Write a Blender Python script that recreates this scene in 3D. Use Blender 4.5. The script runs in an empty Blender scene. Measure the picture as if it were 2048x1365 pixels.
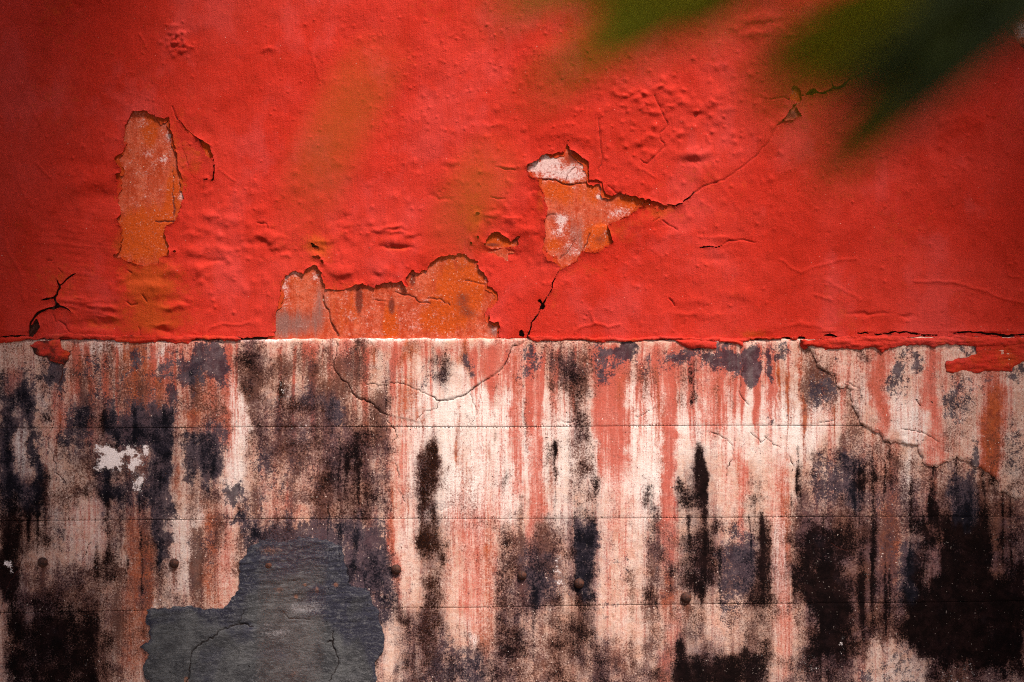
import bpy, math, random
import numpy as np

# ------------------------------------------------------------------ camera, sky, sun, exposure
sc = bpy.context.scene
COL = sc.collection
rng = np.random.default_rng(11)
random.seed(11)
R = math.radians
# wall millimetres: u runs right, v runs down, 1 unit = 1 mm; the ledge (v = 678) is 1.2 m above the ground
LEDGE_Z = 1.2
def WX(u): return (u - 1024.0) / 1000.0
def WZ(v): return LEDGE_Z + (678.0 - v) / 1000.0

cam = bpy.data.cameras.new('camera'); camo = bpy.data.objects.new('camera', cam); COL.objects.link(camo)
cam.sensor_width = 36; cam.lens = 50
CAMD = 2.848
camo.location = (0, -CAMD, WZ(682.5)); camo.rotation_euler = (R(90), 0, 0)
cam.clip_start = 0.02; cam.clip_end = 500
cam.dof.use_dof = True; cam.dof.focus_distance = CAMD - 0.006; cam.dof.aperture_fstop = 1.35
sc.camera = camo

SUN_EL, SUN_AZ = 58, 32          # azimuth: degrees to the right of straight out from the wall
w = bpy.data.worlds.new('World'); sc.world = w; w.use_nodes = True
wn = w.node_tree; wn.nodes.clear()
sky = wn.nodes.new('ShaderNodeTexSky'); sky.sky_type = 'NISHITA'; sky.sun_disc = False
sky.sun_elevation = R(SUN_EL); sky.sun_rotation = R(180 - SUN_AZ)
sky.dust_density = 4.0; sky.air_density = 1.0
bg = wn.nodes.new('ShaderNodeBackground'); bg.inputs['Strength'].default_value = 0.05
wo = wn.nodes.new('ShaderNodeOutputWorld')
wn.links.new(sky.outputs[0], bg.inputs[0]); wn.links.new(bg.outputs[0], wo.inputs[0])
sun = bpy.data.lights.new('sun', 'SUN'); suno = bpy.data.objects.new('sun', sun); COL.objects.link(suno)
sun.energy = 2.4; sun.angle = R(10); sun.color = (1.0, 0.93, 0.84)
suno.location = (3, -6, 8)
suno.rotation_euler = (R(90 - SUN_EL), 0, R(SUN_AZ))
sc.view_settings.view_transform = 'Standard'
try: sc.view_settings.look = 'None'
except Exception: pass
sc.view_settings.exposure = 1.48; sc.view_settings.gamma = 1.0
sc.view_settings.use_curve_mapping = False
sc.cycles.max_bounces = 6
sc.cycles.use_denoising = False
sc.cycles.filter_width = 1.1

# ------------------------------------------------------------------ numpy noise
_T = [rng.random((256, 256)).astype(np.float32) for _ in range(24)]
def vnoise(x, y, seed=0):
    t = _T[seed % 24]
    xi = np.floor(x); yi = np.floor(y)
    fx = (x - xi).astype(np.float32); fy = (y - yi).astype(np.float32)
    xi = xi.astype(np.int32) & 255; yi = yi.astype(np.int32) & 255
    x1 = (xi + 1) & 255; y1 = (yi + 1) & 255
    fx = fx * fx * (3 - 2 * fx); fy = fy * fy * (3 - 2 * fy)
    a = t[yi, xi]; b = t[yi, x1]; c = t[y1, xi]; d = t[y1, x1]
    a = a + (b - a) * fx; c = c + (d - c) * fx
    return a + (c - a) * fy
def fbm(x, y, s, oct=4, seed=0, rough=0.5, sy=None):
    """fractal noise about -1..1; s = size of the largest feature in mm"""
    sy = sy or s
    x = x / s; y = y / sy
    tot = 0; amp = 1.0; nrm = 0
    for k in range(oct):
        tot = tot + amp * (vnoise(x, y, seed + k) - 0.5)
        nrm += amp * amp; amp *= rough
        x, y = (x * 1.73 + y * 1.03) + 17.3, (y * 1.73 - x * 1.03) + 5.1
    return tot * (2.2 / math.sqrt(nrm))
def fbm_axis(x, y, s, sy, oct=4, seed=0, rough=0.5):
    """same without rotating the octaves: stays stretched along one axis"""
    x = x / s; y = y / sy
    tot = 0; amp = 1.0; nrm = 0
    for k in range(oct):
        tot = tot + amp * (vnoise(x + 31.7 * k, y + 11.9 * k, seed + k) - 0.5)
        nrm += amp * amp; amp *= rough; x = x * 2.03; y = y * 2.03
    return tot * (2.2 / math.sqrt(nrm))
def sstep(a, b, x):
    t = np.clip((x - a) / (b - a), 0, 1); return t * t * (3 - 2 * t)

def sdpoly(X, Y, poly, margin=45):
    """signed distance to a polygon, positive inside; far outside -999"""
    P = np.asarray(poly, float)
    out = np.full(X.shape, -999.0, np.float32)
    m = (X > P[:, 0].min() - margin) & (X < P[:, 0].max() + margin) & (Y > P[:, 1].min() - margin) & (Y < P[:, 1].max() + margin)
    if not m.any(): return out
    x = X[m]; y = Y[m]
    d2 = np.full(x.shape, 1e12); ins = np.zeros(x.shape, bool)
    n = len(P)
    for i in range(n):
        ax, ay = P[i]; bx, by = P[(i + 1) % n]
        ex, ey = bx - ax, by - ay; L = ex * ex + ey * ey + 1e-9
        t = np.clip(((x - ax) * ex + (y - ay) * ey) / L, 0, 1)
        d2 = np.minimum(d2, (x - ax - t * ex) ** 2 + (y - ay - t * ey) ** 2)
        c = (ay > y) != (by > y)
        xs = ax + (y - ay) * ex / (ey if abs(ey) > 1e-9 else 1e-9)
        ins ^= c & (x < xs)
    d = np.sqrt(d2); out[m] = np.where(ins, d, -d)
    return out
def jag(pts, amp=2.5, step=7, seed=0):
    """makes a polyline ragged: list of (u, v, width)"""
    rr = random.Random(seed); out = []
    for i in range(len(pts) - 1):
        a = pts[i]; b = pts[i + 1]
        L = math.hypot(b[0] - a[0], b[1] - a[1]); n = max(1, int(L / step))
        for k in range(n):
            t = k / n; q = [a[j] + (b[j] - a[j]) * t for j in range(3)]
            if k: 
                nx, ny = -(b[1] - a[1]) / L, (b[0] - a[0]) / L
                o = rr.gauss(0, amp * 0.55); q[0] += nx * o; q[1] += ny * o
            q[2] *= rr.uniform(0.55, 1.35)
            out.append(tuple(q))
    out.append(tuple(pts[-1])); return out
def dcrack(X, Y, pts, margin=30):
    """half-width minus distance to a polyline of (u, v, width): positive inside the crack"""
    P = np.asarray(pts, float)
    out = np.full(X.shape, -999.0, np.float32)
    m = (X > P[:, 0].min() - margin) & (X < P[:, 0].max() + margin) & (Y > P[:, 1].min() - margin) & (Y < P[:, 1].max() + margin)
    if not m.any(): return out
    x = X[m]; y = Y[m]; best = np.full(x.shape, -999.0)
    for i in range(len(P) - 1):
        ax, ay, aw = P[i]; bx, by, bw = P[i + 1]
        ex, ey = bx - ax, by - ay; L = ex * ex + ey * ey + 1e-9
        t = np.clip(((x - ax) * ex + (y - ay) * ey) / L, 0, 1)
        d = np.sqrt((x - ax - t * ex) ** 2 + (y - ay - t * ey) ** 2)
        best = np.maximum(best, 0.5 * (aw + (bw - aw) * t) - d)
    out[m] = best
    return out

# ------------------------------------------------------------------ materials
class NT:
    def __init__(s, name):
        s.m = bpy.data.materials.new(name); s.m.use_nodes = True
        s.t = s.m.node_tree; s.b = s.t.nodes['Principled BSDF']; s.L = s.t.links.new
        s.co = s.t.nodes.new('ShaderNodeTexCoord').outputs['Object']
    def n(s, k): return s.t.nodes.new(k)
    def setin(s, i, v):
        if isinstance(v, bpy.types.NodeSocket): s.L(v, i)
        else: i.default_value = v
    def map(s, sx, sy, sz, rot=(0, 0, 0)):
        q = s.n('ShaderNodeMapping'); s.L(s.co, q.inputs[0]); q.inputs['Scale'].default_value = (sx, sy, sz)
        q.inputs['Rotation'].default_value = rot
        return q.outputs[0]
    def noise(s, scale, detail=4, rough=0.55, vec=None, dist=0.0):
        q = s.n('ShaderNodeTexNoise'); s.L(vec if vec else s.co, q.inputs['Vector'])
        q.inputs['Scale'].default_value = scale; q.inputs['Detail'].default_value = detail
        q.inputs['Roughness'].default_value = rough; q.inputs['Distortion'].default_value = dist
        return q.outputs['Fac']
    def math(s, op, a, b=0.0, c=0.0):
        q = s.n('ShaderNodeMath'); q.operation = op
        for i, v in zip(q.inputs, (a, b, c)): s.setin(i, v)
        return q.outputs[0]
    def step(s, x, lo, hi, a=0.0, b=1.0):
        q = s.n('ShaderNodeMapRange'); q.interpolation_type = 'SMOOTHSTEP'
        for i, v in zip(q.inputs, (x, lo, hi, a, b)): s.setin(i, v)
        return q.outputs[0]
    def mix(s, f, a, b, blend='MIX'):
        q = s.n('ShaderNodeMix'); q.data_type = 'RGBA'; q.blend_type = blend
        s.setin(q.inputs[0], f)
        for i, v in ((q.inputs[6], a), (q.inputs[7], b)):
            s.setin(i, v if isinstance(v, bpy.types.NodeSocket) else (*v, 1))
        return q.outputs[2]
    def attr(s, name):
        q = s.n('ShaderNodeAttribute'); q.attribute_name = name
        p = s.n('ShaderNodeSeparateColor'); s.L(q.outputs['Color'], p.inputs[0])
        return p.outputs[0], p.outputs[1], p.outputs[2], q.outputs['Alpha']
    def bump(s, h, strength, dist, prev=None):
        q = s.n('ShaderNodeBump'); q.inputs['Strength'].default_value = strength; q.inputs['Distance'].default_value = dist
        s.L(h, q.inputs['Height'])
        if prev: s.L(prev, q.inputs['Normal'])
        return q.outputs[0]
    def out(s, col, rough, spec=0.4, nor=None):
        s.setin(s.b.inputs['Base Color'], col if isinstance(col, bpy.types.NodeSocket) else (*col, 1))
        s.setin(s.b.inputs['Roughness'], rough); s.b.inputs['Specular IOR Level'].default_value = spec
        if nor: s.L(nor, s.b.inputs['Normal'])
        return s.m

RED = (0.53, 0.026, 0.017)
def mat_red():
    k = NT('red_paint')
    tint, dirt_dark, worn, grit = k.attr('sa')
    big = k.noise(3.2, 5, 0.6); mid = k.noise(22, 5, 0.6); fine = k.noise(280, 7, 0.8)
    col = k.mix(k.step(big, 0.35, 0.65), (0.50, 0.018, 0.006), (0.56, 0.034, 0.020))
    col = k.mix(k.math('MULTIPLY', k.step(mid, 0.48, 0.72), 0.5), col, (0.40, 0.018, 0.005))
    col = k.mix(k.math('MULTIPLY', k.step(fine, 0.53, 0.64), 0.35), col, (0.60, 0.055, 0.042))
    col = k.mix(k.math('MULTIPLY', k.step(fine, 0.47, 0.36), 0.40), col, (0.36, 0.010, 0.006))
    blot = k.noise(6.5, 5, 0.62, k.map(1, 1, 0.7))
    col = k.mix(k.math('MULTIPLY', k.step(blot, 0.50, 0.64), 0.6), col, (0.57, 0.050, 0.040))
    col = k.mix(k.math('MULTIPLY', k.step(blot, 0.46, 0.34), 0.6), col, (0.43, 0.014, 0.003))
    g = k.math('ADD', tint, k.math('MULTIPLY', k.math('SUBTRACT', k.noise(60, 8, 0.8), 0.5), 1.8))
    col = k.mix(k.math('MULTIPLY', k.step(g, 0.2, 0.9), 0.8), col, (0.46, 0.060, 0.006))
    # pale rubbed flecks
    fl = k.step(k.noise(310, 1, 0.4), 0.80, 0.83)
    col = k.mix(fl, col, (0.72, 0.35, 0.28))
    col = k.mix(k.step(k.math('ADD', dirt_dark, k.math('MULTIPLY', k.math('SUBTRACT', fine, 0.5), 0.7)), 0.3, 0.8), col, (0.035, 0.010, 0.007))
    brush = k.noise(170, 3, 0.6, k.map(1, 1, 0.13, (0, R(7), 0)))
    brush2 = k.noise(420, 2, 0.5, k.map(1, 1, 0.10, (0, R(-4), 0)))
    h = k.math('ADD', k.math('MULTIPLY', brush, 0.6), k.math('ADD', k.math('MULTIPLY', brush2, 0.35), k.math('MULTIPLY', k.noise(430, 6, 0.75), 0.75)))
    nor = k.bump(h, 0.9, 0.0022)
    return k.out(col, k.step(big, 0.3, 0.7, 0.66, 0.80), 0.12, nor)

def mat_patch():
    """bare plaster under the lost paint"""
    k = NT('bare_plaster')
    orng, white, grey, dark = k.attr('sa')
    fine = k.noise(300, 7, 0.82); mid = k.noise(55, 8, 0.76); strk = k.noise(60, 5, 0.65, k.map(1, 1, 0.15))
    def lay(v, amp, lo, hi, n): return k.step(k.math('ADD', v, k.math('MULTIPLY', k.math('SUBTRACT', n, 0.5), amp)), lo, hi)
    col = k.mix(k.step(k.math('ADD', k.math('MULTIPLY', strk, 0.4), k.math('MULTIPLY', mid, 0.6)), 0.42, 0.57), (0.43, 0.042, 0.010), (0.61, 0.115, 0.056))
    col = k.mix(k.math('MULTIPLY', k.step(k.noise(20, 6, 0.7), 0.48, 0.62), 0.55), col, (0.46, 0.045, 0.006))
    col = k.mix(lay(orng, 1.5, 0.30, 0.72, strk), col, (0.52, 0.060, 0.001))
    col = k.mix(k.math('MULTIPLY', k.step(mid, 0.52, 0.70), 0.6), col, (0.27, 0.028, 0.005))
    col = k.mix(lay(k.math('ADD', grey, k.math('MULTIPLY', k.math('SUBTRACT', fine, 0.5), 1.2)), 1.8, 0.15, 1.05, strk), col, (0.25, 0.105, 0.088))
    col = k.mix(lay(k.math('ADD', white, k.math('MULTIPLY', k.math('SUBTRACT', fine, 0.5), 3.2)), 2.6, 0.34, 1.0, mid), col, (0.70, 0.46, 0.44))
    col = k.mix(lay(dark, 1.3, 0.35, 0.80, fine), col, (0.17, 0.022, 0.010))
    col = k.mix(k.math('MULTIPLY', k.step(fine, 0.57, 0.64), 0.50), col, (0.70, 0.33, 0.23))
    col = k.mix(k.math('MULTIPLY', k.step(fine, 0.47, 0.39), 0.7), col, (0.16, 0.020, 0.008))
    col = k.mix(k.step(k.noise(260, 1, 0.4), 0.76, 0.79), col, (0.78, 0.55, 0.42))
    h = k.math('ADD', fine, k.math('MULTIPLY', mid, 1.2))
    return k.out(col, 0.8, 0.2, k.bump(h, 0.6, 0.0018))

def mat_concrete():
    k = NT('stained_concrete')
    pk, rust, brown, mold = k.attr('sa')
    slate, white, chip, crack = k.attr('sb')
    grain = k.noise(190, 8, 0.80); grain2 = k.noise(330, 5, 0.75); mid = k.noise(42, 8, 0.72, None, 0.4)
    strk = k.noise(70, 6, 0.65, k.map(1, 1, 0.06)); fstrk = k.noise(230, 5, 0.7, k.map(1, 1, 0.05)); hstr = k.noise(300, 3, 0.6, k.map(0.12, 1, 1))
    edge = k.noise(75, 7, 0.76, None, 0.3); sp = k.noise(340, 6, 0.80)
    sub = lambda n, a: k.math('MULTIPLY', k.math('SUBTRACT', n, 0.5), a)
    def lay(v, lo, hi, *ns):
        for n, a in ns: v = k.math('ADD', v, sub(n, a))
        return k.step(v, lo, hi)
    col = k.mix(k.step(mid, 0.34, 0.66), (0.62, 0.365, 0.275), (0.80, 0.60, 0.51))
    col = k.mix(k.math('MULTIPLY', k.step(grain, 0.49, 0.38), 0.55), col, (0.44, 0.20, 0.135))
    col = k.mix(k.math('MULTIPLY', k.step(fstrk, 0.50, 0.36), 0.30), col, (0.48, 0.22, 0.15))
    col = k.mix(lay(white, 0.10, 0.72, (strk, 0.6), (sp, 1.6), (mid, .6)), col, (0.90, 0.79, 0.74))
    col = k.mix(k.math('MULTIPLY', lay(pk, 0.02, 0.95, (strk, 1.0), (fstrk, 1.3), (sp, 2.2)), 0.88), col, k.mix(k.step(mid, .4, .6), (0.56, 0.165, 0.12), (0.66, 0.235, 0.18)))
    col = k.mix(k.math('MULTIPLY', lay(pk, 0.36, 1.20, (strk, 1.2), (fstrk, 1.6), (sp, 1.8)), 0.80), col, (0.50, 0.085, 0.055))
    col = k.mix(k.math('MULTIPLY', lay(rust, 0.14, 1.0, (strk, 0.9), (fstrk, 0.9), (sp, 2.0)), 0.92), col, k.mix(k.step(edge, .4, .6), (0.24, 0.040, 0.014), (0.46, 0.09, 0.024)))
    col = k.mix(k.math('MULTIPLY', lay(brown, 0.05, 1.0, (strk, 0.6), (mid, .9), (sp, 1.2)), 0.62), col, (0.235, 0.088, 0.060))
    col = k.mix(k.math('MULTIPLY', lay(brown, 0.40, 0.80, (sp, 3.6), (strk, 0.5), (edge, .6)), 0.80), col, k.mix(k.step(edge, .4, .6), (0.050, 0.016, 0.012), (0.135, 0.046, 0.030)))
    sl = k.mix(k.step(mid, 0.4, 0.65), (0.024, 0.020, 0.032), (0.095, 0.074, 0.088))
    col = k.mix(k.math('MULTIPLY', lay(slate, 0.34, 0.52, (edge, 1.7), (sp, 1.4), (strk, .4)), 0.9), col, sl)
    navy = k.step(slate, 0.2, 0.6)
    low = k.noise(7, 6, 0.68)
    smoke, plum, _a, _b = k.attr('sc')
    sm = lay(smoke, 0.02, 0.80, (mid, 0.8), (strk, 0.7), (fstrk, 0.5), (sp, 0.9))
    col = k.mix(k.math('MULTIPLY', sm, 0.80), col, k.mix(k.step(k.math('ADD', low, k.math('MULTIPLY', plum, 0.3)), 0.44, 0.60), (0.150, 0.062, 0.042), (0.115, 0.062, 0.072)))
    halo = lay(mold, 0.10, 0.85, (mid, 0.9), (strk, 0.6), (sp, 1.3))
    col = k.mix(k.math('MULTIPLY', halo, 0.85), col, k.mix(navy, k.mix(k.step(edge, .38, .62), (0.062, 0.023, 0.020), k.mix(k.step(low, .45, .58), (0.125, 0.050, 0.038), (0.080, 0.042, 0.050))), (0.050, 0.037, 0.048)))
    mm = lay(mold, 0.42, 0.92, (sp, 3.0), (edge, 1.0), (strk, 0.6))
    mo = k.mix(navy, k.mix(k.step(mid, 0.42, 0.66), (0.0028, 0.0017, 0.0019), (0.012, 0.005, 0.005)), k.mix(k.step(mid, 0.42, 0.66), (0.0042, 0.0040, 0.0065), (0.015, 0.012, 0.018)))
    col = k.mix(k.math('MULTIPLY', mm, 0.97), col, mo)
    col = k.mix(lay(chip, 0.44, 0.54, (edge, 1.8), (sp, 1.6)), col, (0.84, 0.70, 0.68))
    # pin holes and grit everywhere
    col = k.mix(k.step(k.noise(170, 1, 0.4), 0.775, 0.80), col, (0.05, 0.022, 0.018))
    col = k.mix(k.math('MULTIPLY', k.step(k.noise(230, 1, 0.4), 0.245, 0.22), k.math('SUBTRACT', 0.8, k.math('MULTIPLY', mm, 0.6))), col, (0.82, 0.62, 0.54))
    col = k.mix(k.step(k.math('ADD', crack, sub(grain2, 0.5)), 0.25, 0.75), col, (0.055, 0.016, 0.013))
    h = k.math('ADD', k.math('MULTIPLY', k.math('ADD', grain, sp), 0.8), k.math('ADD', k.math('MULTIPLY', hstr, 0.35), k.math('MULTIPLY', mid, 0.6)))
    return k.out(col, 0.95, 0.03, k.bump(h, 0.55, 0.0016))

def mat_cement():
    k = NT('grey_cement')
    blue, pale, rust, crack = k.attr('sa')
    scr = k.noise(190, 8, 0.84, k.map(0.38, 1, 1, (0, R(-5), 0))); mid = k.noise(24, 6, 0.65); fine = k.noise(260, 5, 0.75)
    sub = lambda n, a: k.math('MULTIPLY', k.math('SUBTRACT', n, 0.5), a)
    col = k.mix(k.step(mid, 0.36, 0.64), (0.044, 0.042, 0.046), (0.102, 0.098, 0.100))
    col = k.mix(k.step(k.math('ADD', blue, sub(mid, 1.2)), 0.25, 0.8), col, (0.032, 0.030, 0.046))
    col = k.mix(k.math('MULTIPLY', k.step(scr, 0.51, 0.60), 0.55), col, (0.165, 0.155, 0.160))
    col = k.mix(k.math('MULTIPLY', k.step(scr, 0.47, 0.36), 0.6), col, (0.022, 0.018, 0.020))
    col = k.mix(k.math('MULTIPLY', k.step(k.math('ADD', pale, sub(fine, 1.4)), 0.3, 0.8), 0.8), col, (0.30, 0.27, 0.28))
    col = k.mix(k.math('MULTIPLY', k.step(k.math('ADD', rust, sub(fine, 1.6)), 0.35, 0.95), 0.6), col, (0.30, 0.11, 0.055))
    col = k.mix(k.step(k.math('ADD', crack, sub(fine, 0.5)), 0.25, 0.75), col, (0.016, 0.010, 0.010))
    col = k.mix(k.step(k.noise(150, 1, 0.4), 0.765, 0.79), col, (0.012, 0.009, 0.010))
    col = k.mix(k.math('MULTIPLY', k.step(fine, .54, .64), .35), col, (0.17, 0.16, 0.165))
    h = k.math('ADD', scr, k.math('MULTIPLY', fine, 0.8))
    return k.out(col, 0.85, 0.12, k.bump(h, 0.9, 0.0034))

def mat_simple(name, a, b, scale, rough, spec=0.3, bs=0.5, bd=0.001, det=5):
    k = NT(name); n = k.noise(scale, det, 0.65)
    return k.out(k.mix(k.step(n, 0.35, 0.65), a, b), rough, spec, k.bump(n, bs, bd))

M_RED, M_PATCH, M_CON, M_CEM = mat_red(), mat_patch(), mat_concrete(), mat_cement()
M_CORE = mat_simple('dark_core', (0.05, 0.016, 0.012), (0.10, 0.03, 0.02), 40, 0.9)
M_RUST = mat_simple('rusty_iron', (0.026, 0.010, 0.008), (0.085, 0.026, 0.014), 190, 0.75, 0.3, 0.8, 0.0012)
M_SOIL = mat_simple('ground_soil', (0.10, 0.075, 0.055), (0.19, 0.15, 0.11), 14, 0.95, 0.1, 0.8, 0.01)

# ------------------------------------------------------------------ mesh builders
def link(name, me, mat, parent=None):
    o = bpy.data.objects.new(name, me); COL.objects.link(o)
    if mat: me.materials.append(mat)
    if parent: o.parent = parent
    return o
def raw_mesh(name, V, quads, tris, smooth=True):
    me = bpy.data.meshes.new(name)
    nq, nt = len(quads), len(tris)
    me.vertices.add(len(V)); me.vertices.foreach_set('co', np.ascontiguousarray(V, np.float32).ravel())
    me.loops.add(nq * 4 + nt * 3)
    me.loops.foreach_set('vertex_index', np.concatenate([np.ravel(quads), np.ravel(tris)]).astype(np.int32))
    me.polygons.add(nq + nt)
    me.polygons.foreach_set('loop_start', np.concatenate([np.arange(nq) * 4, nq * 4 + np.arange(nt) * 3]).astype(np.int32))
    me.polygons.foreach_set('use_smooth', np.full(nq + nt, smooth))
    me.update(calc_edges=True)
    return me
def axis(lo, hi, flo, fhi, s):
    """grid lines: spacing s between flo and fhi, growing outside them"""
    a = list(np.arange(flo, fhi + s * 0.5, s))
    d = s
    while a[-1] < hi: d *= 1.35; a.append(min(hi, a[-1] + min(d, 90)))
    b = []; p = a[0]; d = s
    while p > lo: d *= 1.35; p = max(lo, p - min(d, 90)); b.append(p)
    return np.array(b[::-1] + a)
def sheet(name, us, vs, field, height, back, mat, attrs=None, parent=None):
    """an irregular coat: the part of a fine grid where field > 0, its edge snapped to field = 0 and turned back by `back` mm"""
    X, Y = np.meshgrid(us, vs)
    f = np.asarray(field(X, Y), float)
    du = np.gradient(us)[None, :]; dv = np.gradient(vs)[:, None]
    if len(us) > 2 and len(vs) > 2:
        gy, gx = np.gradient(f, vs, us)
        g2 = gx * gx + gy * gy
        g = np.sqrt(g2) + 1e-6
        s = np.minimum(du, dv)
        near = (np.abs(f) < 0.62 * s * np.clip(g, 0.4, 1.6)) & (g < 3) & (g > 0.2)
        X = np.where(near, X - np.clip(f * gx / (g2 + 1e-6), -0.6 * s, 0.6 * s), X)
        Y = np.where(near, Y - np.clip(f * gy / (g2 + 1e-6), -0.6 * s, 0.6 * s), Y)
        f = np.where(near, 0.0, f)
    ins = f >= -1e-6
    ny, nx = X.shape
    idx = np.arange(nx * ny).reshape(ny, nx)
    # order a(top-left) b(bottom-left) c(bottom-right) d(top-right): normal towards the camera
    a, b, c, d = idx[:-1, :-1], idx[1:, :-1], idx[1:, 1:], idx[:-1, 1:]
    ia, ib, ic, id_ = ins[:-1, :-1], ins[1:, :-1], ins[1:, 1:], ins[:-1, 1:]
    cnt = ia.astype(int) + ib + ic + id_
    q = cnt == 4
    quads = np.stack([a[q], b[q], c[q], d[q]], 1)
    tr = []
    for (p0, p1, p2, miss) in ((b, c, d, ia), (a, c, d, ib), (a, b, d, ic), (a, b, c, id_)):
        m = (cnt == 3) & ~miss
        tr.append(np.stack([p0[m], p1[m], p2[m]], 1))
    tris = np.concatenate(tr)
    H = height(X, Y, f)
    A = {kx: [np.asarray(ch) for ch in fn(X, Y, f)] for kx, fn in (attrs or {}).items()}
    used = np.unique(np.concatenate([quads.ravel(), tris.ravel()]))
    remap = np.full(nx * ny, -1, np.int64); remap[used] = np.arange(len(used))
    quads = remap[quads]; tris = remap[tris]
    U, Vv, H = X.ravel()[used], Y.ravel()[used], np.broadcast_to(H, X.shape).ravel()[used]
    A = {kx: np.stack([np.broadcast_to(c_, X.shape).ravel()[used] for c_ in ch], 1) for kx, ch in A.items()}
    # boundary edges, directed
    e = np.concatenate([quads[:, [0, 1]], quads[:, [1, 2]], quads[:, [2, 3]], quads[:, [3, 0]], tris[:, [0, 1]], tris[:, [1, 2]], tris[:, [2, 0]]])
    key = np.minimum(e[:, 0], e[:, 1]) * len(used) + np.maximum(e[:, 0], e[:, 1])
    uq, first, n = np.unique(key, return_index=True, return_counts=True)
    be = e[first[n == 1]]
    bv = np.unique(be)
    m2 = np.full(len(used), -1, np.int64); m2[bv] = np.arange(len(bv))
    N = len(used); nb = len(bv)
    V = np.stack([WX(U), -H / 1000, WZ(Vv)], 1)
    hb = back(U[bv], Vv[bv], H[bv]) if callable(back) else back
    Vb0 = V[bv]; Vb1 = Vb0.copy(); Vb1[:, 1] += np.asarray(hb) / 1000
    V = np.concatenate([V, Vb0, Vb1])
    sk = np.stack([N + m2[be[:, 1]], N + m2[be[:, 0]], N + nb + m2[be[:, 0]], N + nb + m2[be[:, 1]]], 1)
    me = raw_mesh(name, V, np.concatenate([quads, sk]), tris)
    for kx, ch in A.items():
        at = me.attributes.new(kx, 'FLOAT_COLOR', 'POINT')
        full = np.concatenate([ch, ch[bv], ch[bv]]).astype(np.float32)
        at.data.foreach_set('color', np.clip(full, 0, 2).ravel())
    return link(name, me, mat, parent)

def ragged(X, Y, a=4.0, b=1.6, seed=3):
    """coordinates nudged by noise so that outlines are torn, not smooth"""
    return (X + a * fbm(X, Y, 26, 3, seed) + b * fbm(X, Y, 6, 2, seed + 5),
            Y + a * fbm(X, Y, 26, 3, seed + 9) + b * fbm(X, Y, 6, 2, seed + 12))

# ------------------------------------------------------------------ outlines read off the wall (mm)
PATCH_LEFT = [(265,219),(290,220),(323,238),(338,236),(342,260),(349,294),(355,328),(367,355),(369,396),(362,415),(354,441),(332,446),(328,463),(333,483),(338,509),(323,516),(317,529),(293,532),(265,523),(244,515),(227,510),(241,500),(242,485),(246,461),(234,439),(244,429),(238,403),(239,362),(232,350),(244,346),(244,335),(229,318),(232,310),(248,301),(252,253)]
PATCH_LOW = [(549,672),(552,639),(559,595),(562,564),(571,551),(589,540),(605,544),(615,534),(625,528),(635,531),(644,546),(648,561),(650,575),(681,579),(700,577),(710,568),(732,571),(748,576),(749,568),(778,566),(803,565),(812,578),(818,578),(812,556),(825,540),(842,544),(854,541),(860,528),(881,517),(905,511),(924,507),(952,524),(960,540),(971,549),(977,571),(996,587),(991,605),(978,627),(977,642),(986,647),(996,642),(998,673),(990,700),(555,700)]
PATCH_MID = [(1053,333),(1077,318),(1106,308),(1128,301),(1135,288),(1143,302),(1160,312),(1178,324),(1177,360),(1205,362),(1208,388),(1240,385),(1277,393),(1294,401),(1321,406),(1337,411),(1328,422),(1313,424),(1309,411),(1279,413),(1255,430),(1230,443),(1214,452),(1222,467),(1227,487),(1217,496),(1189,504),(1165,506),(1155,518),(1135,533),(1121,541),(1111,523),(1091,518),(1083,506),(1085,489),(1091,467),(1089,447),(1095,428),(1091,408),(1084,386),(1077,373),(1078,360),(1062,353)]
POCKET = [(966,491),(977,476),(996,466),(1011,472),(1021,484),(1030,470),(1040,470),(1033,480),(1038,491),(1021,495),(989,497)]
HOLE_CRACK = [(1580,201),(1584,174),(1592,172),(1601,185),(1604,198),(1598,208)]
HOLE_LOW = [(1563,243),(1578,226),(1589,212),(1599,226),(1601,234),(1591,238),(1578,240)]
HOLE_CORNER = [(2004,56),(2026,38),(2052,22),(2075,60),(2060,108),(2040,92),(2022,72)]
SLIT_FLAKE = [(394,275),(405,283),(415,289),(424,307),(423,322),(409,309),(399,292)]
SMALL = [[(620,484),(626,485),(638,496),(636,499),(624,495)], [(622,510),(634,511),(642,514),(640,518),(628,516)], [(640,517),(646,520),(649,527),(643,526)],
         [(1074,600),(1081,598),(1090,612),(1086,620),(1078,616),(1082,607)], [(1038,661),(1044,659),(1049,668),(1047,674),(1038,673)],
         [(949,425),(956,424),(961,428),(957,431),(951,429)], [(952,472),(957,471),(959,476),(955,478)], [(940,482),(945,484),(944,490),(940,488)], [(942,410),(945,410),(945,413),(942,413)],
         [(1663,173),(1668,172),(1675,174),(1690,168),(1688,176),(1672,180)], [(1612,189),(1620,181),(1630,177),(1637,185),(1628,188),(1622,192)], [(1718,147),(1730,145),(1732,149),(1720,151)],
         [(80,655),(66,676),(57,676),(62,652),(72,638),(76,640)], [(1561,675),(1580,674),(1580,678),(1561,679)], [(1596,673),(1611,674),(1610,680),(1597,679)], [(346,502),(352,499),(353,505),(347,506)]]
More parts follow.
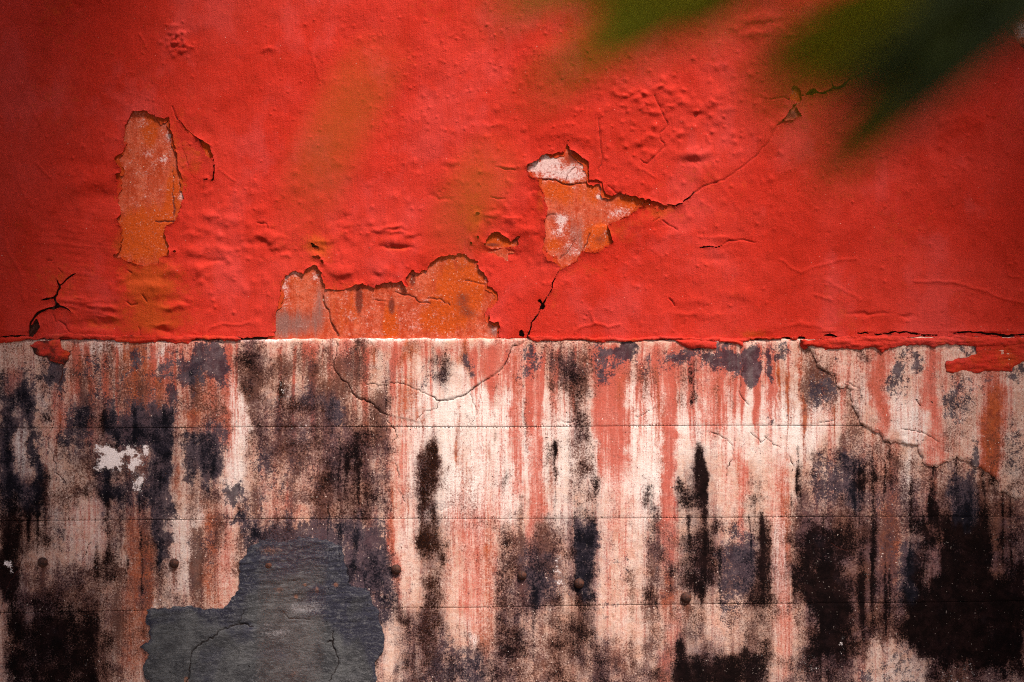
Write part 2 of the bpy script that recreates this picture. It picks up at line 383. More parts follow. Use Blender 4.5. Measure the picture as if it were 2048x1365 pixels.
CUTS = [   # cracks that go right through the red coat: (u, v, width)
    [(58,668,3),(63,644,5),(76,627,5),(98,617,4),(117,612,7),(110,595,5),(120,576,6),(117,568,4),(111,556,1.5)],
    [(119,572,4),(133,559,3.5),(144,551,4),(156,545,1)],
    [(110,596,4),(95,598,4),(81,601,1.5)], [(117,612,6),(129,615,4),(144,625,1)],
    [(1121,538,2.5),(1108,561,2.6),(1102,582,2.2),(1089,604,3),(1079,622,2.8),(1063,645,2.6),(1055,676,3.5)],
    [(1335,410,3),(1350,413,2.4),(1365,408,2.6),(1375,398,2.8),(1387,386,3)],
    [(1588,213,4),(1598,205,3)], [(1604,191,3),(1628,184,4),(1645,186,3),(1666,177,4.5),(1686,172,5),(1695,163,3),(1703,154,3),(1724,150,3.6),(1746,143,4)],
    [(1635,186,3),(1653,188,3),(1655,193,1)], [(1724,150,2),(1725,138,1)], [(1666,177,3),(1664,165,1)],
    [(355,239,1.6),(373,260,2.6),(395,277,3)], [(424,308,2.8),(429,342,2.6),(427,360,3),(408,359,2)],
    [(1399,496,2.4),(1418,494,2.2),(1432,496,2.6),(1445,491,1.6)], [(1135,289,3),(1136,281,1)],
    [(480,677,3),(515,677,5),(549,674,3)], [(0,676,4),(30,673,6),(62,674,5)],
    [(1714,666,3),(1754,670,3),(1783,665,3.4),(1821,667,3.6),(1848,671,3),(1875,670,2)], [(1905,668,3),(1922,665,4),(1955,665,3),(1985,668,4),(2008,671,4),(2060,670,3)],
    [(1648,671,2),(1660,670,5),(1674,675,3)],
]
CUTS = [jag(c, 2.0, 7, i) for i, c in enumerate(CUTS)]
GROOVES = [  # hairlines that only mark the coat: (u, v, width)
    [(345,214,1.5),(355,239,2)], [(408,359,1.6),(405,383,1)], [(1198,239,1.2),(1199,262,1.8),(1201,290,2),(1205,318,2),(1196,345,1.4)],
    [(1387,386,2),(1414,371,1.8),(1440,362,1.6),(1468,347,1.6),(1512,313,2),(1539,280,1.6),(1553,253,1.8),(1566,243,2)],
    [(1309,191,1),(1326,229,1.4),(1336,250,1.6),(1319,267,1.4),(1329,294,1.4),(1295,328,1.8),(1281,320,1)],
    [(1447,489,1),(1457,482,1.4),(1480,480,1),(1498,483,1.4),(1510,486,1)], [(1208,388,1),(1216,372,1),(1232,386,1)],
    [(1318,436,2),(1304,446,1)], [(1325,442,1.2),(1354,460,1.8)], [(90,530,1),(95,521,1.6),(104,522,1)], [(116,537,1),(124,546,1.4)],
    [(277,654,1),(280,668,1.4),(282,676,2)], [(1796,44,1),(1794,55,2),(1790,58,1)], [(1984,95,1),(2010,84,2),(2016,72,2)],
    [(107,630,1),(112,645,1.6)], [(118,642,2),(130,650,2.5),(138,664,1.5)], [(1338,598,2.6),(1344,603,2.6),(1349,612,1.4)],
    [(1540,200,1),(1560,196,1.6),(1578,200,1.2)], [(515,446,1.4),(532,447,1.8),(536,458,1)], [(255,541,1.2),(263,546,2)], [(254,604,1.6),(262,611,2),(275,608,1.4)], [(285,590,2),(294,604,2)],
    [(990,335,1),(1010,340,1.6),(1030,341,1)], [(980,395,1),(995,399,2),(1010,398,1)], [(1230,388,1),(1242,386,1.4)],
]
GROOVES = [jag(c, 1.6, 7, 50 + i) for i, c in enumerate(GROOVES)]
HOLES = [PATCH_LEFT, PATCH_LOW, PATCH_MID, POCKET, HOLE_CRACK, HOLE_LOW, HOLE_CORNER, SLIT_FLAKE]

def ledge(U): return 677.5 + 1.6 * np.sin(U / 180.0) + 2.6 * (vnoise(U / 26, U * 0, 3) - 0.5) + 1.6 * (vnoise(U / 7, U * 0, 5) - 0.5) - 3.0 * sstep(1650, 1900, U)

# ------------------------------------------------------------------ the wall thing
wall = bpy.data.objects.new('wall', None); COL.objects.link(wall)
wall['label'] = 'old weathered wall, peeling red paint above a mould-streaked concrete base'
wall['category'] = 'wall'; wall['kind'] = 'thing'

# core behind every coat
def box_mesh(name, x0, x1, y0, y1, z0, z1):
    V = np.array([(x, y, z) for z in (z0, z1) for y in (y0, y1) for x in (x0, x1)], float)
    Q = np.array([(0, 1, 5, 4), (1, 3, 7, 5), (3, 2, 6, 7), (2, 0, 4, 6), (4, 5, 7, 6), (2, 3, 1, 0)])
    return raw_mesh(name, V, Q, np.zeros((0, 3), int), False)
link('masonry_core', box_mesh('masonry_core', -3.0, 3.0, 0.010, 0.26, -0.02, 2.75), M_CORE, wall)

S = 1.75
US = axis(-1976, 4024, -40, 2088, S)
# ------------ red coat
def coat_holes(X, Y):
    x, y = ragged(X, Y, 3.4, 1.7)
    f = np.full(X.shape, -999.0)
    for p in HOLES: f = np.maximum(f, sdpoly(x, y, p))
    x2, y2 = ragged(X, Y, 1.2, 0.9, 8)
    for p in SMALL: f = np.maximum(f, sdpoly(x2, y2, p, 25))
    for c in CUTS: f = np.maximum(f, dcrack(X, Y, c, 14))
    return f
def coat_field(X, Y):
    return np.minimum(-coat_holes(X, Y), ledge(X) - Y)

BUL = [  # swellings and dents of the coat: u, v, ru, rv, height in mm
    (180,360,62,26,5),(150,330,50,20,-2),(215,300,34,40,3),(205,395,50,14,-3),(210,470,46,30,3.5),(120,470,60,30,2),(300,575,26,12,3.5),(262,562,30,10,-2.5),(318,572,14,9,3),(322,590,20,12,3.5),(335,548,20,10,3),
    (345,535,14,12,3),(240,558,9,6,3),(270,590,30,18,2),(340,600,22,12,-2.5),(335,615,16,6,3),(355,612,20,6,3),(360,620,10,6,2),(180,650,40,9,-4),(215,645,18,12,-3),(327,662,18,8,-5),(327,650,20,4,2),
    (160,600,50,6,3),(200,615,40,5,2.5),(215,632,28,4,2.2),(150,618,40,4,-2),(95,640,26,14,2),(390,505,18,12,3),(400,540,22,10,3),(420,430,16,8,3.5),(455,440,20,10,2.5),(385,470,14,8,3),(430,520,26,6,-2),(440,500,14,8,2.5),
    (520,470,18,10,3),(550,478,16,8,3.2),(565,500,22,12,-2),(556,492,10,7,3),(570,508,8,6,3),(518,486,20,8,-2.5),(680,540,28,11,4),(690,548,22,6,3),(700,520,60,20,2),(760,460,22,6,3.5),(790,455,12,5,3),(795,466,14,4,2.5),(780,462,20,3,-2),
    (790,484,26,9,3.2),(795,498,24,4,-4.5),(820,470,10,7,2.6),(684,434,12,8,-2.5),(830,476,10,6,-2),(760,540,16,10,2.4),(745,552,12,6,-2),(690,470,12,7,2.4),(700,455,10,6,2),(800,545,40,12,2),(830,520,24,14,2),
    (1000,505,34,8,-4.5),(1060,430,34,12,-2),(1080,470,14,26,-3),(1070,395,8,22,-4),(1055,460,26,8,3.5),(1045,520,36,26,-2.4),(1120,270,50,18,2.5),(1200,440,40,16,2),(1300,440,30,14,2.5),(1270,470,46,20,2),
    (1340,180,12,8,4),(1322,160,10,8,3),(1318,174,9,7,3.5),(1350,196,12,8,3),(1246,192,8,5,3),(1262,184,9,6,3),(1275,200,10,6,3),(1290,188,9,5,3),(1300,206,10,6,3.2),(1230,186,9,6,2.6),(1285,214,9,5,2.6),(1310,222,12,7,3),(1250,214,8,5,2.2),
    (1345,215,12,8,3),(1370,205,14,8,3),(1395,215,12,10,2.6),(1400,232,12,8,-2),(1364,268,10,8,4),(1368,275,8,6,-2),(1300,275,12,8,3),(1287,283,9,6,3),(1275,290,12,7,2.6),(1395,305,24,10,4.5),(1370,312,22,12,3.5),(1385,325,22,8,-3),(1390,345,12,20,2),
    (1290,300,30,9,-2),(1440,240,14,9,2.5),(1450,222,16,7,2.4),(1420,205,12,8,3),(1430,190,12,8,2.6),(1490,40,26,10,3.2),(1520,50,22,9,-2.5),(1540,35,20,10,3),(1515,68,30,8,3),(1550,60,18,9,2.6),(1470,55,14,8,2.4),(1580,70,20,7,2),
    (350,55,10,7,3),(342,65,7,5,2.6),(362,72,8,5,2.6),(356,85,10,6,3),(345,100,8,6,3),(370,95,8,6,3),(380,98,6,5,2.6),(366,106,9,5,2.4),(350,112,7,5,2.4),(540,102,12,6,3),(345,52,5,4,2),(376,70,5,4,2.4),
    (160,14,12,8,-3.5),(140,10,20,10,1.5),(20,160,30,60,3),(60,250,50,80,-2),(40,450,26,60,3),(985,250,20,6,2),(1015,336,18,4,2),(960,340,14,8,2),(905,325,16,6,2),(880,395,20,5,-1.5),(990,432,18,5,3),(1020,440,16,4,2.5),(965,440,10,10,-2),
    (640,480,22,8,3),(630,500,18,6,-3),(610,470,30,20,1.5),(850,505,30,14,2),(880,360,40,20,2),(700,330,60,30,2),(800,200,80,40,-2),(1700,470,90,30,1.6),(1600,560,80,24,1.4),(1880,250,80,40,2),(1870,300,40,20,-1.6),(1930,240,40,14,1.6),(1900,440,60,60,-1.6),
    (1960,430,20,80,1.5),(1385,600,40,10,1.5),(1480,590,30,12,2),(1390,630,60,6,1.4),(1520,676,26,10,-3),(1730,628,36,4,-2.5),(1815,633,12,3,-3),(1610,650,40,5,1.5),(1350,470,30,10,1.5),(1430,515,40,8,-1.5),(1440,478,26,6,2),(560,640,12,60,2),
]
RIDGES = [([(1152,661),(1190,647),(1216,655),(1239,650)],1.6,5),([(1178,622),(1190,647)],1.4,5),([(1829,563),(1869,563),(1901,564),(1939,574),(1976,584),(2008,598),(2060,612)],1.8,5),
          ([(2013,490),(2015,540),(2017,552),(2040,555)],1.3,4),([(10,420),(10,473),(17,505),(32,529),(45,556),(48,600)],2.6,6),([(117,600),(160,605),(230,618)],2.4,7),([(130,612),(180,622),(228,634)],2,6),
          ([(1560,520),(1600,545),(1680,520),(1712,518)],1.2,5),([(1630,590),(1660,598)],1.4,5),([(1650,560),(1720,600)],1.0,6),([(400,690),(420,655),(445,648),(470,650),(500,645)],1.6,5),([(25,310),(40,370),(60,410)],1.8,6),
          ([(70,325),(100,355)],2,4),([(620,100),(640,160)],1,5),([(30,150),(60,210),(90,260)],1.6,8),([(280,70),(292,95)],1.6,4),([(440,340),(470,362)],1.2,4),([(600,405),(612,378)],1.2,4),([(1285,340),(1310,355)],1.2,4),([(1385,300),(1480,420)],0.8,8)]
PIMP = ([(random.uniform(-20, 2070), random.uniform(-20, 670), random.uniform(1.8, 3.6), random.uniform(0.6, 1.8) * random.choice((1, 1, 1, -0.7))) for _ in range(620)]
                + [(random.gauss(1350, 120), random.gauss(240, 70), random.uniform(3, 7), random.uniform(0.8, 2.2)) for _ in range(110)]
                + [(random.gauss(430, 50), random.gauss(500, 60), random.uniform(4, 9), random.uniform(0.8, 2.2)) for _ in range(36)]
                + [(random.gauss(990, 60), random.gauss(400, 70), random.uniform(3, 7), random.uniform(0.6, 1.6)) for _ in range(50)]
                + [(random.gauss(1900, 60), random.gauss(270, 50), random.uniform(3, 8), random.uniform(0.5, 1.2)) for _ in range(34)]
                + [(random.gauss(360, 12), random.gauss(85, 18), random.uniform(2.5, 5), random.uniform(1, 2.2)) for _ in range(46)]
                + [(random.gauss(860, 130), random.gauss(130, 60), random.uniform(2.0, 4), random.uniform(0.5, 1.4)) for _ in range(90)]
                + [(random.gauss(1150, 330), random.gauss(330, 180), random.uniform(3, 8), random.uniform(0.5, 1.5) * random.choice((1, 1, -0.6))) for _ in range(330)]
                + [(random.gauss(520, 180), random.gauss(470, 90), random.uniform(4, 10), random.uniform(0.7, 1.9) * random.choice((1, 1, -0.6))) for _ in range(150)])
PIMP = [(a, b, r, r, h) for a, b, r, h in PIMP]
def add_gauss(H, us, vs, X, Y, lst):
    for (cu, cv, ru, rv, h) in lst:
        i0, i1 = np.searchsorted(us, [cu - 2.6 * ru, cu + 2.6 * ru]); j0, j1 = np.searchsorted(vs, [cv - 2.6 * rv, cv + 2.6 * rv])
        if i1 <= i0 or j1 <= j0: continue
        x = X[j0:j1, i0:i1]; y = Y[j0:j1, i0:i1]
        H[j0:j1, i0:i1] += h * np.exp(-((x - cu) / ru) ** 2 - ((y - cv) / rv) ** 2)
VS_UP = axis(-872, 684, -40, 684, S)
_memo = {}
def coat_height(X, Y, f):
    H = 5.2 + 2.0 * fbm(X, Y, 330, 3, 1) + 1.5 * fbm(X, Y, 85, 3, 4) + 0.42 * fbm(X, Y, 26, 3, 7)
    xs = X + 0.14 * Y
    H += 0.16 * fbm_axis(xs, Y, 7, 60, 2, 9)                                  # vertical brush drag
    H += 0.30 * np.maximum(0, fbm(X, Y, 10, 3, 13)) * (0.4 + sstep(-0.1, 0.6, fbm(X, Y, 120, 2, 15)))
    tro = np.exp(-((X - 150) / 130) ** 2 - ((Y - 540) / 130) ** 2)
    H += tro * 0.6 * fbm_axis(X, Y - 0.13 * X, 130, 8, 3, 11)                 # trowel strokes lower left
    tl = np.exp(-((X - 60) / 110) ** 2 - ((Y - 260) / 220) ** 2)
    H += tl * 0.5 * fbm_axis(X - 0.5 * Y, Y + 0.35 * X, 12, 120, 3, 16)
    xw, yw = X + 7 * fbm(X, Y, 24, 2, 18), Y + 5 * fbm(X, Y, 20, 2, 20)
    add_gauss(H, US, VS_UP, xw, yw, BUL)
    add_gauss(H, US, VS_UP, X, Y, PIMP)
    for pts, hh, wd in RIDGES:
        d = -dcrack(X, Y, jag([(a, b, 0.0) for a, b in pts], 2.0, 9, int(pts[0][0])), 30)
        H += np.where(d < 30, hh * 0.8 * np.exp(-(d / wd * 1.6) ** 2), 0)
    g = np.full(X.shape, -999.0)
    for c in GROOVES: g = np.maximum(g, dcrack(X, Y, c, 12))
    _memo['groove'] = g
    H -= 1.8 * sstep(-1.6, 0.4, g)
    # torn edges stand off the wall a little, unevenly
    ed = np.maximum(0, f)
    lift = np.clip(0.5 + 1.1 * fbm(X, Y, 34, 2, 21), 0, 1.7)
    H += np.where(f < 40, 2.6 * lift * np.exp(-ed / 6.0), 0) * (Y < 664)
    # the coat right of the slit stands over the sunken flake
    return H
def coat_attr(X, Y, f):
    tint = 0.10 + 0.16 * fbm(X, Y, 120, 3, 2)
    for (cu, cv, ru, rv, s) in [(300,560,60,46,0.9),(285,640,50,40,.5),(250,490,30,30,.8),(350,330,30,60,.35),(635,492,26,22,.8),(940,440,30,50,.55),(955,440,12,18,.5),(1000,500,40,18,.5),(1180,540,60,24,.4),(1230,460,50,26,.35),
                                 (1320,425,40,18,.5),(900,500,60,20,.3),(690,580,60,20,.3),(1600,205,50,40,.4),(120,560,60,50,.3),(1110,600,14,26,.5),(1510,670,30,12,.7),(790,498,28,8,.5),(1080,400,12,40,.5),(330,640,60,20,.3),(200,650,50,18,.4)]:
        tint = tint + s * np.exp(-((X - cu) / ru) ** 2 - ((Y - cv) / rv) ** 2)
    dirt_dark = 0.62 * sstep(-1.0, 0.5, _memo['groove']) + 0.35 * np.where(f < 20, np.exp(-np.maximum(f, 0) / 1.3), 0)  # darker in hairlines and in a thin rim along torn edges
    return tint, dirt_dark, X * 0, X * 0 + 1
sheet('red_coat', US, VS_UP, coat_field, coat_height, 3.6, M_RED, {'sa': coat_attr}, wall)

# ------------ bare plaster seen where the coat is lost, one sheet per patch
def gsum(X, Y, lst):
    t = 0 * X
    for (cu, cv, ru, rv, s) in lst: t = t + s * np.exp(-((X - cu) / ru) ** 2 - ((Y - cv) / rv) ** 2)
    return t
PATCHES = [
    ('tall orange and pink bare patch left of the flake', (214, 384, 205, 548),
     dict(o=[(290,470,70,60,1.0),(300,260,20,40,.6),(345,390,16,60,.7),(262,330,14,40,.3)], w=[(338,275,9,14,.75),(328,320,12,8,.7),(294,306,9,7,.6),(362,390,6,14,.8),(275,240,30,18,.25),(285,350,40,60,.14)], g=[(330,250,12,12,.5)], d=[(330,240,18,8,.8),(350,420,12,26,.5),(300,440,50,5,.4),(245,470,6,40,.4)]), [[(310,443,1.5),(354,443,2)], [(345,330,1),(347,430,1.6)]]),
    ('wide orange, pink and grey bare patch on the ledge', (535, 1015, 495, 690),
     dict(o=[(690,620,26,50,.5),(780,650,18,40,.9),(920,580,56,60,1.0),(880,640,40,30,.9),(1000,600,10,30,.4),(580,560,20,14,.4)], w=[(572,575,9,36,.6),(590,548,14,8,.5),(632,556,10,10,.7),(700,640,12,30,.2),(740,640,10,30,.25),(830,640,40,30,.22),(990,660,10,6,.5)], g=[(590,650,50,30,.9),(640,610,14,50,.6),(560,640,20,40,.5),(990,662,14,14,.8),(735,640,14,20,.25)], d=[(718,600,9,34,1.1),(783,612,9,24,.9),(825,560,7,16,1.0),(925,600,26,26,.65),(920,535,14,14,.5),(940,630,30,14,.5)]),
     [[(646,593,2.4),(649,610,2.6),(659,627,2.6),(661,644,2.6),(676,671,5)], [(790,584,1.6),(830,595,2.2),(838,605,1.4),(860,607,1.4)], [(855,598,1.6),(880,598,1.4),(900,612,1)], [(930,561,1.4),(970,569,1.8)], [(750,600,1.4),(770,603,1)]]),
    ('pink, white and orange bare patch with a pointed top', (1040, 1350, 278, 552),
     dict(o=[(1110,380,40,18,.6),(1190,385,20,24,.5),(1270,405,40,16,.9),(1140,400,40,20,.35),(1195,478,30,28,1.3),(1110,490,20,16,.7),(1080,505,10,10,.5),(1140,365,30,8,.4)], w=[(1085,335,34,16,1.0),(1100,318,18,12,.8),(1150,345,32,22,.75),(1120,350,30,10,.6),(1198,394,8,7,1.0),(1123,440,12,10,1.1),(1240,425,24,12,.6),(1130,480,30,30,.25),(1120,460,14,10,.5),(1155,500,20,16,.3)], g=[(1150,470,26,40,.65),(1110,432,26,10,.6),(1130,510,22,16,.4)], d=[(1148,318,26,16,.75),(1160,350,10,10,.3),(1135,415,26,12,.4),(1120,500,22,10,.35),(1200,480,20,18,.6)]),
     [[(1077,358,2),(1112,360,1.6),(1125,368,2),(1140,370,1.6),(1160,367,1),(1178,364,1)], [(1128,370,1.6),(1134,350,1.2),(1150,335,1.2)], [(1090,434,2),(1100,430,1.6),(1112,430,1)], [(1120,518,1.4),(1135,505,1.4),(1150,480,1.2)], [(1180,467,2.2),(1165,504,2)]]),
    ('small dark orange pocket of bare plaster', (955, 1050, 458, 506), dict(o=[(1000,480,40,20,1.1)], w=[], g=[], d=[(985,490,24,6,.8),(1030,482,8,10,.8)]), []),
    ('small orange chip beside the upper right crack', (1572, 1612, 164, 216), dict(o=[(1592,190,18,20,.9)], w=[(1590,190,8,12,.3)], g=[], d=[]), []),
    ('small dark chip below the upper right crack', (1556, 1608, 204, 248), dict(o=[(1580,225,20,20,.3)], w=[], g=[(1585,228,12,10,.7)], d=[(1580,230,24,12,.8)]), []),
    ('yellowish chip in the upper right corner', (1994, 2084, 10, 116), dict(o=[(2030,60,30,30,.3)], w=[(2045,58,16,22,.9)], g=[], d=[(2016,66,14,14,1.3),(2040,96,24,10,1.3)]), []),
    ('thin orange slit beside the loose flake', (388, 432, 268, 328), dict(o=[(412,300,20,26,1.0)], w=[(416,310,6,8,.3)], g=[], d=[(398,280,8,6,1.0)]), []),
]
for lab, (u0, u1, v0, v1), ch, cr in PATCHES:
    us = np.arange(u0, u1 + S, S); vs = np.arange(v0, min(v1, 684) + S, S)
    crj = [jag(c, 1.8, 6, 90 + i) for i, c in enumerate(cr)]
    def hfn(X, Y, f, crj=crj):
        H = 0.3 + 0.5 * fbm(X, Y, 60, 3, 2) + 0.22 * fbm(X, Y, 14, 3, 6) + 0.15 * fbm(X, Y, 5, 2, 8)
        if u0 == 535:
            H += 1.4 * sstep(-3, 3, X - np.interp(Y, [500, 593, 610, 627, 644, 671, 700], [644, 646, 649, 659, 661, 676, 690]))
        if u0 == 1040:
            H += 1.2 * sstep(2, -2, Y - np.interp(X, [1040, 1077, 1112, 1125, 1140, 1178, 1300], [352, 358, 360, 368, 370, 364, 300]))
            H += 2.0 * sstep(-2, 3, sdpoly(X, Y, [(1189,452),(1211,450),(1228,470),(1232,490),(1216,500),(1160,512),(1180,467)]))
        g = np.full(X.shape, -999.0)
        for c in crj: g = np.maximum(g, dcrack(X, Y, c, 10))
        _memo['pg'] = g
        return H - 1.6 * sstep(-1.4, 0.5, g)
    def afn(X, Y, f, ch=ch):
        d = gsum(X, Y, ch['d']) + 1.2 * sstep(-0.8, 0.6, _memo['pg'])
        return 0.12 + gsum(X, Y, ch['o']), gsum(X, Y, ch['w']) + 0.05, gsum(X, Y, ch['g']), d
    o = sheet('plaster_patch', us, vs, lambda X, Y: np.full(X.shape, 99.0), hfn, 4, M_PATCH, {'sa': afn}, wall)
    o['label'] = lab

# older coat left standing as a thin broken rim inside the big patches
for k_, poly in enumerate((PATCH_LEFT, PATCH_LOW, PATCH_MID)):
    P = np.asarray(poly, float)
    us = np.arange(P[:, 0].min() - 10, P[:, 0].max() + 10, S); vs = np.arange(P[:, 1].min() - 10, min(P[:, 1].max() + 10, 676), S)
    def ufld(X, Y, poly=poly):
        x, y = ragged(X, Y, 3.4, 1.7); d = sdpoly(x, y, poly)
        wdt = 1.0 + 9.0 * np.clip(fbm(X, Y, 46, 4, 8, 0.6) + 0.05, -.2, 1.2) + 1.5 * fbm(X, Y, 7, 2, 3)
        return np.minimum(wdt - d, d + 7)
    sheet('undercoat', us, vs, ufld, lambda X, Y, f: 2.2 + 0.4 * fbm(X, Y, 20, 3, 3) + 0.9 * np.clip(1 - f / 5, 0, 1) * vnoise(X / 12, Y / 12, 2), 1.6, M_RED,
          {'sa': lambda X, Y, f: (0.75 + 0.5 * fbm(X, Y, 16, 3, 5), 0.12 + 0.25 * fbm(X, Y, 9, 3, 7), X * 0, X * 0 + 1)}, wall)

